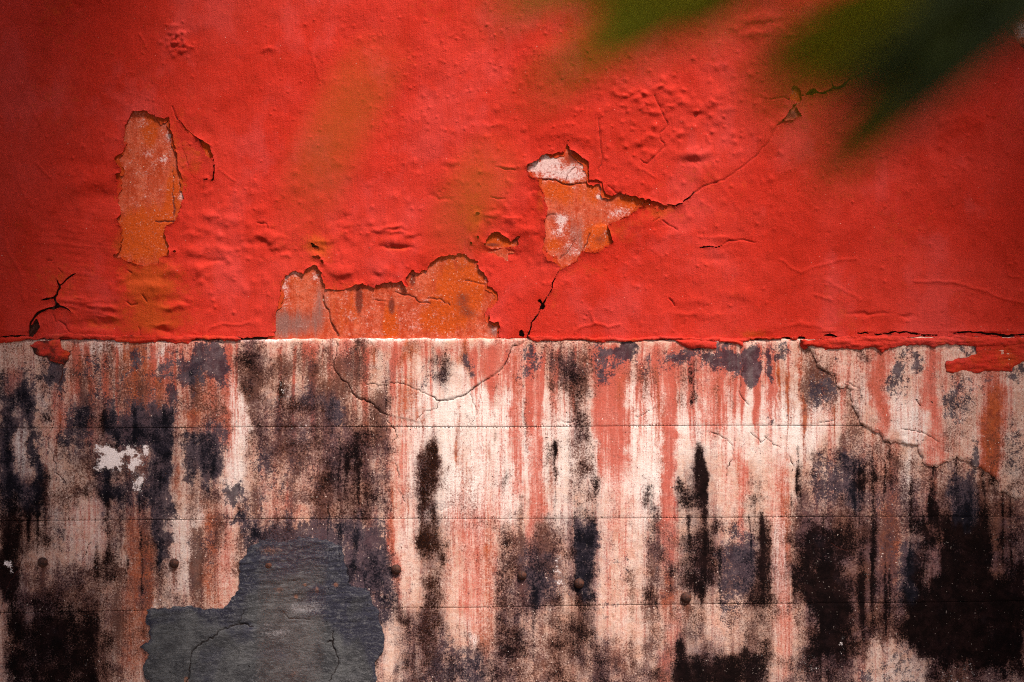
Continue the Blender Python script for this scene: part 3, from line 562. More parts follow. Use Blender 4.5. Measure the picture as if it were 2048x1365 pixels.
# ------------------------------------------------------------------ lower wall: stains painted on as maps of what grew or ran there
PK, RU, BR, MO, SL, WH, CHP = range(7)
ST = [  # channel, u0, u1, v0, v1, amount, edge softness across, along
 # ---- broad ground tones
 (PK,0,2048,678,720,.50,20,14),(PK,1040,1500,700,900,.32,30,40),(PK,860,1330,1000,1365,.30,40,40),(WH,825,1045,775,1030,.72,26,40),(WH,1270,1325,760,1010,.95,14,40),(WH,1340,1400,790,880,.55,14,30),(WH,1440,1640,800,900,.6,30,30),
 (WH,1470,1530,780,850,.6,14,20),(BR,0,520,690,1365,.36,40,30),(BR,500,770,700,1060,.60,30,24),(BR,1000,1540,1060,1365,.46,40,30),(BR,1580,2048,880,1365,.56,50,40),(BR,770,1010,1180,1365,.48,30,40),
 (MO,815,1680,760,1010,-.30,40,40),(BR,815,1680,770,1010,-.12,40,40),(MO,150,350,684,716,-.2,20,8),(WH,820,1345,780,1000,.55,40,40),(WH,1255,1660,790,895,.55,40,30),(PK,1030,1560,690,800,.55,30,40),
 (MO,0,520,850,1380,.20,40,40),(MO,500,780,700,1060,.20,30,20),(MO,1000,1540,1050,1380,.28,40,40),(MO,1580,2060,900,1380,.34,40,40),(MO,1580,2060,1040,1380,.56,40,40),(BR,1580,2060,1020,1380,.85,40,40),(RU,1580,2060,900,1380,.25,40,40),(MO,60,460,690,880,.06,40,30),(PK,90,480,690,880,.55,40,30),(PK,500,760,800,1060,.45,40,40),(MO,770,1010,1180,1380,.28,40,40),
 (BR,90,480,715,1010,.40,40,24),(BR,0,480,1010,1380,.42,40,30),(RU,100,480,690,900,.55,40,30),(RU,500,770,690,1000,.22,40,40),(PK,0,500,1000,1200,.30,40,40),(SL,60,470,720,1010,.22,40,30),
 # ---- far left
 (SL,42,88,690,800,.34,10,18),(BR,0,50,690,750,.45,12,20),(MO,0,72,755,1010,.74,8,18),(SL,0,80,750,1010,.75,8,20),(MO,56,86,870,1040,.92,6,20),(PK,12,44,748,795,.8,8,12),(MO,12,44,748,795,.1,8,12),(SL,12,44,748,795,.2,8,12),
 (MO,30,62,852,955,.05,5,12),(SL,30,62,852,955,.1,5,12),(WH,32,58,852,950,.7,5,14),(MO,76,98,765,860,.1,6,14),(SL,76,98,765,860,.15,6,14),(WH,78,96,770,860,.5,6,14),(SL,84,128,727,770,.8,7,8),(MO,86,122,735,768,.55,7,8),(MO,86,102,790,850,.5,4,10),(PK,102,130,785,860,.9,5,16),
 (RU,125,170,740,840,.45,12,20),(MO,125,188,812,905,.74,8,10),(SL,125,188,818,900,.6,8,10),(BR,130,185,895,1010,.72,12,20),(MO,140,180,900,960,.4,12,20),(SL,160,216,718,775,.5,10,12),(BR,160,205,780,850,.72,10,18),(WH,155,250,684,716,.7,10,6),(BR,155,250,712,722,.6,10,5),
 (BR,222,248,700,790,.75,6,16),(RU,246,292,688,880,.85,10,16),(RU,255,285,700,850,1.0,8,20),(SL,258,286,705,755,.72,6,10),(MO,200,304,822,892,.78,8,9),(SL,205,300,825,890,.7,8,9),(MO,235,262,838,868,.2,8,8),(MO,195,310,900,1010,.7,10,24),(SL,195,310,930,1010,.55,12,24),
 (RU,258,300,905,955,.8,8,8),(MO,258,300,908,950,.3,8,8),(RU,272,300,940,1120,.7,8,30),(PK,205,222,740,860,.6,6,20),(MO,302,352,815,1010,.80,6,14),(SL,302,350,790,1020,.9,6,12),(MO,345,366,850,1000,.12,5,12),(SL,345,366,850,1000,.1,5,12),(RU,345,366,850,980,.5,5,14),
 (WH,316,348,686,722,.9,5,8),(SL,318,342,716,745,.6,6,6),(MO,322,350,745,770,.5,6,8),(SL,350,462,692,768,.62,10,10),(PK,350,462,688,760,.75,10,14),(SL,425,448,700,760,.8,8,10),(RU,400,425,740,790,.7,8,10),(RU,372,402,790,842,1.0,8,12),(MO,374,400,795,835,.35,8,12),
 (MO,372,442,862,950,.70,8,9),(SL,368,448,860,955,.72,8,9),(BR,390,450,940,1010,.55,12,20),(PK,402,452,735,900,.70,10,20),(WH,456,492,765,905,.72,8,20),(BR,440,490,910,1010,.35,10,20),(WH,452,488,900,1010,.4,8,20),(MO,470,522,706,800,.55,10,14),(BR,468,522,700,830,.75,10,14),(MO,480,600,878,935,.50,14,10),
 (MO,454,486,978,1006,.85,5,5),(SL,454,486,978,1006,.9,5,5),(MO,160,300,945,1015,.62,14,14),
 # ---- middle left
 (BR,500,672,706,775,.85,16,10),(MO,500,560,712,770,.62,14,12),(MO,590,660,705,750,.38,16,10),(BR,525,612,768,818,.2,10,9),(MO,525,612,768,818,.25,10,9),(CHP,530,590,778,806,.34,10,8),(CHP,590,640,840,868,.28,10,6),(SL,600,692,770,845,.55,12,10),(MO,600,690,770,845,.42,12,10),(SL,640,690,808,842,.62,10,8),
 (MO,500,780,800,950,.46,20,20),(MO,530,640,805,900,.50,16,18),(BR,500,770,800,950,.72,20,20),(BR,505,640,925,1005,.5,16,16),(MO,505,640,930,1000,.30,16,16),(MO,640,752,880,1012,.66,12,18),(MO,722,752,970,1030,.85,8,14),(SL,505,700,820,1000,.34,20,20),
 (PK,668,1005,684,705,.7,10,6),(PK,668,700,690,770,.85,8,14),(BR,700,730,695,740,.8,7,9),(MO,700,728,695,738,.5,7,9),(RU,738,752,690,740,.9,5,10),(RU,800,832,690,735,.95,8,10),(MO,800,830,700,732,.5,8,9),(RU,800,842,765,832,.80,10,12),(MO,840,905,698,775,.60,10,12),(SL,845,905,700,775,.42,10,12),
 (RU,920,940,688,750,.9,5,12),(SL,930,948,705,745,.65,6,9),(PK,960,1022,690,760,.85,10,14),(RU,826,842,838,850,1.0,5,3),(RU,732,752,834,850,.9,5,4),(BR,740,785,845,905,.65,10,12),(PK,772,806,880,1020,.62,6,20),(RU,776,784,890,1010,.55,3,20),
 (MO,841,882,880,1008,.92,7,20),(BR,832,890,880,1010,.72,8,20),(RU,914,946,860,985,.52,7,24),(PK,955,985,870,1000,.4,8,20),(MO,996,1016,885,1010,.50,6,18),(BR,915,960,975,1040,.45,10,14),
 # ---- middle right
 (PK,1024,1048,690,1020,.85,5,30),(PK,1062,1086,735,1060,.85,6,30),(MO,1046,1064,780,940,.46,5,20),(SL,1040,1082,700,768,.52,8,10),(BR,1042,1080,700,760,.5,8,10),(BR,1088,1195,694,790,.86,14,12),(MO,1092,1190,704,790,.60,14,12),(MO,1140,1190,790,905,.60,9,14),(BR,1138,1192,790,1010,.62,9,18),(MO,1150,1190,900,1005,.46,9,18),
 (MO,1095,1122,858,960,.45,7,16),(BR,1090,1130,800,1000,.4,9,20),(PK,1190,1252,715,960,.95,7,26),(PK,1195,1225,700,900,1.1,6,20),(SL,1188,1265,690,728,.72,9,7),(SL,1246,1270,690,742,.80,6,7),(SL,1190,1215,720,760,.6,6,10),(RU,1238,1262,740,830,.5,8,14),(SL,1268,1318,698,740,.50,10,9),(BR,1258,1320,700,790,.50,12,14),
 (PK,1222,1250,960,1090,.60,9,24),(PK,1321,1347,700,1080,1.05,4,26),(SL,1345,1432,692,722,.62,10,7),(MO,1382,1402,718,812,.72,5,12),(BR,1350,1395,700,800,.42,9,14),(PK,1404,1444,700,870,.80,7,18),(RU,1432,1440,730,850,.6,3,16),(SL,1418,1484,690,736,.70,8,7),(PK,1455,1482,730,840,.80,7,14),(SL,1484,1516,690,768,.98,5,10),(PK,1484,1520,740,800,.4,6,14),
 (MO,1378,1406,882,965,.95,5,14),(MO,1356,1412,950,1025,.88,7,10),(MO,1288,1312,955,1015,.55,6,14),(PK,1470,1494,890,1080,.80,6,20),(MO,1486,1530,965,1030,.66,9,12),(BR,1480,1535,930,1060,.5,10,16),
 # ---- far right
 (PK,1524,1548,700,830,.85,5,16),(SL,1530,1546,705,780,.65,4,12),(RU,1548,1584,710,830,.66,7,16),(SL,1552,1588,700,722,.62,7,6),(RU,1594,1618,700,860,.80,5,16),(BR,1608,1694,698,815,.85,10,12),(RU,1608,1660,700,790,.45,10,12),(SL,1620,1680,740,815,.40,12,12),(BR,1690,1722,765,900,.66,7,12),(RU,1664,1676,800,850,.5,4,10),
 (PK,1555,1582,905,1120,.72,6,26),(RU,1560,1574,920,1040,.45,4,20),(MO,1618,1722,905,1020,.52,14,14),(SL,1618,1722,895,1020,.55,14,14),(BR,1610,1725,880,1030,.72,14,14),(PK,1720,1792,870,1030,.55,10,20),(RU,1755,1790,895,1010,.45,8,18),(WH,1794,1822,895,1010,.6,6,16),(BR,1822,1895,930,1040,.66,12,14),(PK,1840,1890,930,1060,.6,10,16),
 (SL,1896,1952,930,1050,.85,8,14),(MO,1896,1950,945,1050,.60,9,14),(BR,1950,2060,985,1060,.75,12,12),(RU,1950,2060,985,1060,.55,12,12),
 # ---- lower left
 (MO,0,44,1000,1210,1.15,6,14),(MO,44,82,1000,1035,.80,7,8),(WH,84,130,1000,1060,.35,10,14),(MO,52,132,1042,1122,.56,12,12),(WH,130,206,1000,1110,.34,8,16),(BR,206,246,1000,1120,.60,8,16),(RU,240,312,990,1365,.80,10,30),(RU,274,300,1075,1200,1.15,7,20),(MO,194,234,1090,1200,.72,9,14),(MO,308,338,1000,1130,.66,7,14),(SL,308,340,1000,1130,.7,7,14),
 (WH,336,402,1000,1200,.34,10,20),(RU,404,444,1000,1225,.80,8,24),(PK,440,482,1010,1200,.55,8,20),(MO,460,496,1038,1056,.90,5,5),(SL,460,496,1038,1056,.8,5,5),(BR,60,200,1125,1225,.80,14,14),(MO,60,200,1130,1235,.52,16,14),(MO,14,200,1222,1390,1.05,12,14),(BR,190,246,1190,1365,.62,8,16),(MO,190,238,1265,1345,.72,8,12),
 (CHP,300,330,1188,1214,.48,8,7),(MO,240,310,1270,1365,.28,8,20),
 # ---- lower middle
 (SL,488,770,1042,1110,.85,16,20),(MO,490,720,1048,1100,.62,16,16),(MO,680,790,1075,1300,.62,16,24),(SL,690,790,1100,1260,.5,14,20),(MO,440,486,1120,1210,.4,8,14),
 (PK,548,606,1000,1034,.8,10,9),(MO,625,765,990,1040,.60,12,12),(BR,500,700,1036,1100,.60,14,12),(MO,590,700,1045,1100,.45,12,12),(RU,726,748,1015,1100,1.0,6,16),(SL,690,768,1085,1210,.60,10,16),(BR,688,770,1070,1215,.82,10,16),(MO,700,765,1080,1200,.50,10,16),(PK,774,798,1030,1190,.85,4,18),(WH,800,838,1010,1130,.4,8,20),
 (MO,834,892,1008,1125,.90,7,14),(MO,838,884,1120,1235,.58,9,16),(PK,914,988,1000,1255,.62,9,22),(RU,960,985,1060,1250,.55,7,22),(MO,986,1022,1050,1365,.58,8,18),(BR,984,1024,1040,1365,.72,8,18),(MO,768,905,1222,1285,.50,14,12),(MO,848,884,1238,1318,.88,7,12),(MO,800,1030,1312,1380,.70,16,12),(MO,830,945,1288,1345,.60,14,12),
 (WH,938,956,1252,1282,.8,6,8),(RU,955,990,1245,1315,.75,7,14),(SL,820,960,1290,1380,.5,14,14),
 # ---- lower centre right
 (BR,1004,1034,1036,1115,.70,7,14),(PK,1054,1072,1000,1140,.85,4,20),(MO,1028,1112,1082,1225,.56,10,14),(BR,1026,1114,1075,1230,.80,10,14),(SL,1040,1112,1090,1225,.5,10,14),(MO,1148,1196,1012,1242,.90,6,14),(SL,1150,1194,1040,1180,.7,6,14),(MO,1148,1172,1020,1060,.6,6,8),(WH,1082,1146,1000,1085,.45,10,12),(MO,1084,1146,1010,1090,.32,10,12),
 (CHP,1112,1132,1120,1212,.36,6,12),(MO,1292,1320,1000,1112,.56,6,14),(PK,1324,1356,1000,1125,.90,5,18),(RU,1328,1352,1118,1215,1.0,6,12),(MO,1330,1350,1125,1190,.38,6,12),(PK,1324,1362,1220,1365,.60,6,16),(MO,1360,1412,1000,1024,.85,8,8),(MO,1358,1442,1052,1190,.84,8,12),(SL,1440,1504,1075,1225,.55,10,14),(BR,1436,1504,1075,1225,.80,10,14),(MO,1440,1500,1075,1200,.45,10,14),
 (MO,1498,1546,1040,1230,.72,9,14),(MO,1278,1322,1148,1214,.60,8,10),(MO,1018,1112,1224,1275,.72,10,10),(MO,1000,1060,1268,1330,.82,10,12),(BR,1060,1142,1245,1365,.60,12,14),(MO,1138,1202,1200,1335,.62,10,14),(BR,1250,1312,1218,1310,.80,10,14),(MO,1250,1320,1240,1340,.50,12,14),(RU,1208,1262,1288,1350,.70,9,12),(MO,1345,1530,1290,1390,1.1,12,12),
 (MO,1358,1392,1218,1290,.55,8,12),(BR,1395,1500,1210,1285,.52,12,12),(MO,1200,1330,1330,1380,.5,14,12),(PK,1326,1346,1285,1380,.9,4,14),(MO,1326,1346,1285,1380,.1,4,14),
 # ---- lower right
 (MO,1520,1546,1075,1185,.82,5,14),(PK,1542,1582,1000,1380,.55,5,30),(WH,1544,1578,1010,1200,.55,5,24),(MO,1546,1576,1000,1300,.05,4,20),(BR,1582,1662,1000,1085,.72,9,12),(MO,1596,1714,1066,1195,1.0,12,12),(MO,1612,1706,1165,1330,1.35,9,12),(BR,1660,1732,1040,1105,.80,9,9),(BR,1690,1742,1095,1205,.85,8,12),(MO,1695,1742,1100,1205,.46,8,12),
 (RU,1752,1798,1000,1205,.85,7,20),(PK,1760,1795,1000,1070,.6,7,14),(RU,1758,1792,1080,1155,1.2,7,12),(SL,1796,1832,1080,1200,.65,7,14),(BR,1794,1832,1040,1200,.7,7,14),(MO,1824,1852,1040,1205,.86,5,14),(PK,1850,1888,1000,1200,.60,7,20),(BR,1850,1888,1000,1200,.5,7,20),(MO,1886,1984,1030,1205,1.25,8,12),(RU,1980,2012,1000,1240,.85,6,20),(MO,1982,2010,1060,1200,.2,6,20),(BR,2008,2060,1000,1240,.85,8,20),(MO,2008,2060,1040,1240,.62,8,20),
 (MO,1800,2056,1180,1340,1.5,14,12),(BR,1700,1806,1200,1320,.9,10,12),(MO,1700,1806,1200,1320,.62,12,14),(RU,1760,1800,1210,1300,.6,10,14),(BR,1558,1626,1210,1310,.5,9,12),(MO,1556,1626,1200,1310,.34,9,12),(MO,1580,1720,1308,1380,.66,12,12),(MO,1718,1850,1304,1380,.15,16,14),(BR,1718,1850,1298,1380,.2,14,14),(SL,1718,1850,1298,1380,.3,14,14),(WH,1740,1830,1312,1380,.20,14,14),
 (MO,1722,1846,1296,1390,-.25,12,12),(BR,1722,1846,1296,1390,.1,12,12),(WH,1735,1835,1306,1390,.3,12,12),(SL,1730,1840,1298,1390,.34,12,12),(CHP,1590,1640,1312,1352,.30,12,10),(CHP,1676,1688,1255,1300,.40,4,10),(MO,1850,1960,1330,1380,.6,12,8),(CHP,1880,1960,1340,1380,.3,14,10),(MO,2035,2070,1240,1330,.4,8,14),
 (MO,985,1340,1312,1390,.50,24,16),(BR,985,1340,1290,1390,.65,24,16),(MO,1395,1545,1255,1300,.40,16,12),(SL,1440,1500,1060,1200,.62,10,14),
 (MO,62,118,1095,1155,.12,8,10),(BR,62,118,1095,1155,.35,8,10),
 (MO,456,490,772,900,-.25,5,16),(BR,456,490,772,900,-.05,5,16),(WH,456,490,772,900,.6,5,16),(MO,448,486,905,1010,-.1,6,14),(BR,448,486,905,1010,.1,6,14),(WH,452,484,905,1010,.5,6,14),
 (MO,134,204,1000,1108,-.2,8,14),(BR,134,204,1000,1108,.08,8,14),(WH,134,204,1000,1108,.3,8,14),(PK,134,204,1000,1108,.45,8,14),(MO,338,400,1005,1195,-.02,8,16),(BR,338,400,1005,1195,.22,8,16),(WH,340,398,1005,1195,.42,8,16),
 (MO,440,478,1060,1190,-.05,6,14),(BR,440,478,1060,1190,.15,6,14),(MO,1202,1288,1000,1275,-.12,10,20),(BR,1202,1288,1000,1275,.10,10,20),(MO,1060,1090,1225,1365,.1,8,14),
 (MO,895,985,1000,1260,-.10,10,20),(BR,895,985,1000,1260,.12,10,20),(MO,798,836,1010,1200,-.15,7,16),(BR,798,836,1010,1200,.05,7,16),(MO,100,150,770,860,.05,8,14),(PK,102,128,785,870,.9,5,14),
 (MO,200,236,690,810,.0,6,14),(MO,246,296,690,815,-.1,8,14),(RU,250,292,690,860,.95,8,20),(MO,1545,1578,1000,1320,-.15,4,20),(BR,1545,1578,1000,1320,.1,4,20),(MO,1400,1500,1215,1280,.05,10,10),
 (MO,1215,1250,1275,1330,.1,8,10),(MO,770,800,1255,1325,.0,6,12),(BR,770,800,1255,1325,.2,6,12),(MO,1752,1798,1000,1150,.02,6,14),
]
CHIPS = [[(195,892),(212,896),(226,900),(240,904),(253,896),(248,910),(238,920),(244,940),(232,932),(222,938),(212,930),(200,938),(198,922),(208,915),(200,905)],
         [(258,930),(266,918),(283,912),(280,926),(270,934),(268,944),(262,940)], [(270,958),(278,952),(288,955),(280,968),(284,988),(278,982),(274,970)], [(250,900),(268,893),(273,902),(262,912),(254,915)],
         [(16,1126),(26,1128),(25,1140),(22,1142)], [(288,900),(300,902),(296,910),(288,910)]]
LOWCR = [  # hairline cracks of the concrete
    [(672,680,3),(677,691,2.4),(674,711,2),(668,724,2),(669,736,2.6),(683,759,3),(695,765,3.4),(705,786,3),(723,800,3),(744,806,3.4),(759,823,3),(774,829,2.4),(777,845,2),(790,857,2),(795,873,2),(785,888,1)],
    [(1053,681,2),(1040,690,3),(1025,693,3),(1020,706,2.6),(1010,729,2.8),(1000,742,3.4),(979,757,3.4),(949,775,4.5),(933,788,2.6),(905,800,2),(879,802,2.4),(859,791,2),(823,775,2),(795,765,1.8),(767,772,1.4),(731,768,1)],
    [(940,788,1.4),(954,824,1.2),(941,850,1)], [(879,802,1.6),(872,819,1.4),(854,822,1.2),(833,840,1)], [(790,919,1.2),(799,950,1.6),(795,975,1.2),(810,1004,1.6)],
    [(151,679,4),(147,701,4),(128,734,2.6),(120,768,2.4),(113,796,2),(100,819,1.6),(110,840,1.4),(105,860,1.2),(95,873,2),(103,898,2.4),(113,932,2.2),(113,945,2),(133,963,1.6),(137,993,1.4),(140,1040,1.2)],
    [(1479,691,2),(1485,732,1.6),(1477,783,1.6),(1485,798,2),(1497,811,1.2)], [(1410,865,1),(1431,868,1.8),(1451,878,1.8),(1464,891,2),(1464,916,1.8),(1454,934,1.6),(1451,960,1)],
    [(1528,872,1.6),(1545,890,1.2),(1560,895,1)], [(27,1027,1.4),(44,1053,3),(48,1107,3),(40,1139,2.4),(16,1174,2.4),(0,1232,3)], [(720,880,1),(728,905,1.6),(733,935,1.4)], [(1500,865,1),(1520,885,1.6),(1535,870,1)], [(1576,905,1),(1585,935,2),(1580,960,1)],
    [(1670,840,1.4),(1620,850,1)], [(1770,960,1.4),(1790,945,1.2),(1792,915,1.4)], [(1310,815,1),(1285,830,1.4),(1270,835,1)], [(1160,835,1.6),(1140,845,1.6),(1120,842,1)], [(160,712,2),(192,714,2.6)], [(5,745,1.6),(9,726,1.6)],
    [(378,776,1.4),(405,790,1.6)], [(180,870,1.2),(200,888,1.6)], [(173,1110,1.2),(178,1090,1.6),(184,1084,1)], [(1255,1145,1.2),(1262,1152,1.4)], [(1300,1258,1.2),(1310,1270,1.6),(1316,1280,1)], [(425,1100,1),(432,1065,1.4),(445,1045,1)],
    [(1660,1085,1.4),(1690,1100,1.8),(1720,1095,1.2)], [(1770,1250,1.2),(1780,1225,1.4),(1788,1215,1)], [(1755,1260,1.2),(1760,1290,1.6),(1770,1310,1.2)], [(905,1010,1),(880,1022,1.4)],
]
LOWCR = [jag([(a, b, 0.62 * q) for a, b, q in c], 2.4, 5, 200 + i) for i, c in enumerate(LOWCR)]
_rr = random.Random(5)
RUNS = []
for _ in range(170):
    c = _rr.choice(((1035, 1600), (1035, 1600), (560, 1030), (1640, 2050), (150, 480)))
    RUNS.append((PK, _rr.uniform(*c), _rr.choice((1.6, 2.5, 3.5, 5, 8)), 684 + abs(_rr.gauss(0, 16)), _rr.uniform(50, 330), _rr.uniform(.25, .75)))
for _ in range(60): RUNS.append((RU, _rr.uniform(40, 2040), _rr.choice((2, 3, 5, 8)), _rr.uniform(690, 1050), _rr.uniform(80, 330), _rr.uniform(.25, .6)))
for _ in range(150):
    u = _rr.choice((_rr.uniform(0, 780), _rr.uniform(1020, 2048), _rr.uniform(1560, 2048)))
    RUNS.append((MO, u, _rr.choice((1.8, 3, 4.5, 7)), _rr.uniform(700 if u < 780 else 860, 1200), _rr.uniform(50, 260), _rr.uniform(.22, .6)))
for _ in range(60): RUNS.append((BR, _rr.uniform(0, 2048), _rr.choice((4, 8, 14)), _rr.uniform(700, 1150), _rr.uniform(90, 330), _rr.uniform(.2, .5)))
for u, v in ((88,1124),(350,1126),(793,1138),(1044,1150),(1158,1166),(1371,1194)): RUNS += [(RU, u, 6, v + 4, 110, .8), (BR, u + 2, 9, v, 70, .5)]
STK = None
_stain = {}
def stains(X, Y):
    key = (X.shape, float(X[0, 0]), float(Y[0, 0]), float(Y[-1, 0]))
    if key in _stain: return _stain[key]
    wx = X + 9 * fbm(X, Y, 60, 3, 2) + 4.5 * fbm(X, Y, 15, 3, 5) + 1.6 * fbm(X, Y, 5, 2, 6)
    wy = Y + 17 * fbm_axis(X, Y, 16, 160, 3, 8) + 12 * fbm(X, Y, 34, 3, 11) + 3 * fbm(X, Y, 9, 2, 12)
    far = sstep(0, 60, np.maximum(np.maximum(-X - 10, X - 2058), Y - 1375))
    s1 = fbm_axis(X, Y, 42, 900, 4, 3, 0.6); s2 = fbm_axis(X, Y, 70, 700, 4, 7, 0.6); s3 = fbm(X, Y, 150, 4, 10)
    C = [0.24 + 0.20 * s1, 0.02 + 0.16 * s2, 0.14 + 0.12 * s3 + 0.08 * s2, 0.04 + 0.10 * s3 - 0.08 * s1, 0.06 + 0.12 * fbm(X, Y, 60, 3, 14), 0.10 + 0.16 * fbm_axis(X, Y, 30, 500, 3, 16), X * 0]
    C[MO] = C[MO] + far * (0.32 + 0.34 * s3 + 0.3 * sstep(1150, 1500, Y)); C[BR] = C[BR] + far * 0.3; C[RU] = C[RU] + far * 0.3 * s2
    for (ch, u0, u1, v0, v1, s, su, sv) in ST:
        us, vs = X[0], Y[:, 0]
        pad_u, pad_v = su * 1.5 + 50, sv * 1.9 + 98
        i0, i1 = np.searchsorted(us, [u0 - pad_u, u1 + pad_u]); j0, j1 = np.searchsorted(vs, [v0 - pad_v, v1 + pad_v])
        if i1 <= i0 or j1 <= j0: continue
        q = np.s_[j0:j1, i0:i1]
        x = wx[q]; y = wy[q]
        su2 = su * 1.5 + 4; sv2 = sv * 1.9 + 8
        m = sstep(-su2, su2, np.minimum(x - u0, u1 - x)) * sstep(-sv2, sv2, np.minimum(y - v0, v1 - y))
        C[ch] = C[ch] if C[ch].flags.writeable else C[ch].copy()
        C[ch][q] = C[ch][q] + (s - C[ch][q]) * m
    if ST is not STK:
        us, vs = X[0], Y[:, 0]
        for (ch, cu, wd, v0, L, s) in RUNS:
            i0, i1 = np.searchsorted(us, [cu - 4 * wd - 12, cu + 4 * wd + 12]); j0, j1 = np.searchsorted(vs, [v0 - 30, v0 + L * 1.1 + 30])
            if i1 <= i0 or j1 <= j0: continue
            q = np.s_[j0:j1, i0:i1]
            t = np.clip((Y[q] - v0) / L, 0, 1.2)
            m = np.exp(-((X[q] + 0.35 * (wx[q] - X[q]) - cu) / (wd * (1.05 - 0.55 * t))) ** 2) * sstep(-8, 10, Y[q] - v0) * sstep(1.0, 0.25, t + 0.12 * fbm(X[q], Y[q], 30, 2, 4))
            C[ch] = C[ch] if C[ch].flags.writeable else C[ch].copy()
            C[ch][q] = C[ch][q] + s * m
    x2, y2 = ragged(X, Y, 3, 2, 2)
    for p in CHIPS:
        d = sdpoly(x2 + 4 * fbm(X, Y, 12, 3, 3), y2 + 4 * fbm(X, Y, 12, 3, 7), p, 20)
        C[CHP] = np.maximum(C[CHP], np.clip(0.52 + d / 22, 0, 1))
    # large uneven thinning of every stain
    thin = fbm(X, Y, 30, 4, 17, 0.6)
    C[MO] = 0.95 * C[MO] + 0.25 * thin; C[BR] = C[BR] + 0.22 * thin; C[SL] = C[SL] + 0.16 * fbm(X, Y, 40, 3, 19)
    g = np.full(X.shape, -999.0)
    for c in LOWCR: g = np.maximum(g, dcrack(X, Y, c, 12))
    _stain.clear(); _stain[key] = (C, g)
    return _stain[key]
def boxblur(A, n, ax):
    for _ in range(2):
        P = np.concatenate([np.repeat(np.take(A, [0], ax), n + 1, ax), A, np.repeat(np.take(A, [-1], ax), n, ax)], ax)
        c = np.cumsum(P, ax); m = A.shape[ax]
        A = (np.take(c, range(2 * n + 1, 2 * n + 1 + m), ax) - np.take(c, range(0, m), ax)) / (2 * n + 1)
    return A
def smoky(C): return boxblur(boxblur(np.clip(C[MO], 0, 1), 11, 1), 26, 0)
def con_attr_c(X, Y, f):
    C, g = stains(X, Y)
    return smoky(C), boxblur(boxblur(np.clip(C[SL], 0, 1), 9, 1), 18, 0), X * 0, X * 0 + 1
def con_attr_a(X, Y, f): C, g = stains(X, Y); return C[PK], C[RU], C[BR], C[MO]
def con_attr_b(X, Y, f):
    C, g = stains(X, Y)
    edge = np.where(f < 6, 0.30 * np.exp(-np.maximum(f, 0) / 1.2), 0) * (Y > 700)
    lip_highlight = 0.9 * np.where(f < 14, np.exp(-np.maximum(f, 0) / 4.0), 0) * (Y < 700) * sstep(430, 500, X) * sstep(1075, 1050, X) * sstep(-.5, .2, fbm(X, Y, 60, 3, 6))  # painted highlight: whitens the ledge's upper edge where it catches light
    return C[SL] * (1 - lip_highlight), C[WH] + lip_highlight, C[CHP], 0.9 * sstep(-0.8, 0.5, g) * (0.55 + 0.9 * vnoise(X / 30, Y / 30, 9)) + edge

J1 = lambda U: 853.5 - 0.0030 * (U - 800) + 0.8 * np.sin(U / 130)
J2 = lambda U: 1038.5 - 0.0040 * (U - 400) + 0.7 * np.sin(U / 170 + 1)
J3 = lambda U: 1222.5 - 0.0112 * (U - 100) + 0.8 * np.sin(U / 150 + 2)
def con_height(X, Y, f):
    C, g = stains(X, Y)
    H = 10 + 0.7 * fbm(X, Y, 260, 3, 2) + 0.32 * fbm(X, Y, 50, 3, 5) + 0.20 * fbm(X, Y, 11, 3, 9)
    H -= 0.35 * sstep(0.35, 0.75, C[SL]) - 0.25 * C[CHP]
    H -= 1.5 * sstep(-1.1, 0.4, g)
    H -= np.where(f < 5, 0.5 * np.exp(-np.maximum(f, 0) / 1.2), 0)
    H -= np.where(f < 14, 3.6 * np.exp(-np.maximum(f, 0) / 2.4), 0) * (Y < 700)
    # the cracked-off tongue under the ledge stands a little proud
    H += 1.3 * sstep(-3, 3, sdpoly(X, Y, [(672,676),(677,691),(668,724),(683,759),(705,786),(744,806),(774,829),(840,845),(879,802),(933,788),(979,757),(1010,729),(1025,692),(1053,676)]))
    # old edge at the far left
    H -= 2.2 * sstep(2, -2, X - np.interp(Y, [1000, 1027, 1053, 1107, 1139, 1174, 1232, 1300], [10, 27, 44, 48, 40, 16, 0, -20]))
    return H
GAP = 0.55
con_course_tops = [lambda U: ledge(U) + 1.0, lambda U: J1(U) + GAP, lambda U: J2(U) + GAP, lambda U: J3(U) + GAP]
con_course_bots = [lambda U: J1(U) - GAP, lambda U: J2(U) - GAP, lambda U: J3(U) - GAP, lambda U: U * 0 + 1878.0]
BND = [(668, 860), (848, 1046), (1028, 1230), (1194, 1890)]
for k in range(4):
    vs = axis(BND[k][0], BND[k][1], BND[k][0], min(BND[k][1], 1400), S)
    def fld(X, Y, k=k):
        n = 0.35 * (vnoise(X / 9, Y * 0 + k, 4) - 0.5) + 0.9 * np.maximum(0, vnoise(X / 40, Y * 0 + k, 6) - 0.72)
        return np.minimum(Y - con_course_tops[k](X) - n, con_course_bots[k](X) - Y - n)
    sheet('concrete_course', US, vs, fld, lambda X, Y, f, k=k: con_height(X, Y, f) + 0.45 * k, 17 if k == 0 else 4, M_CON, {'sa': con_attr_a, 'sb': con_attr_b, 'sc': con_attr_c}, wall)

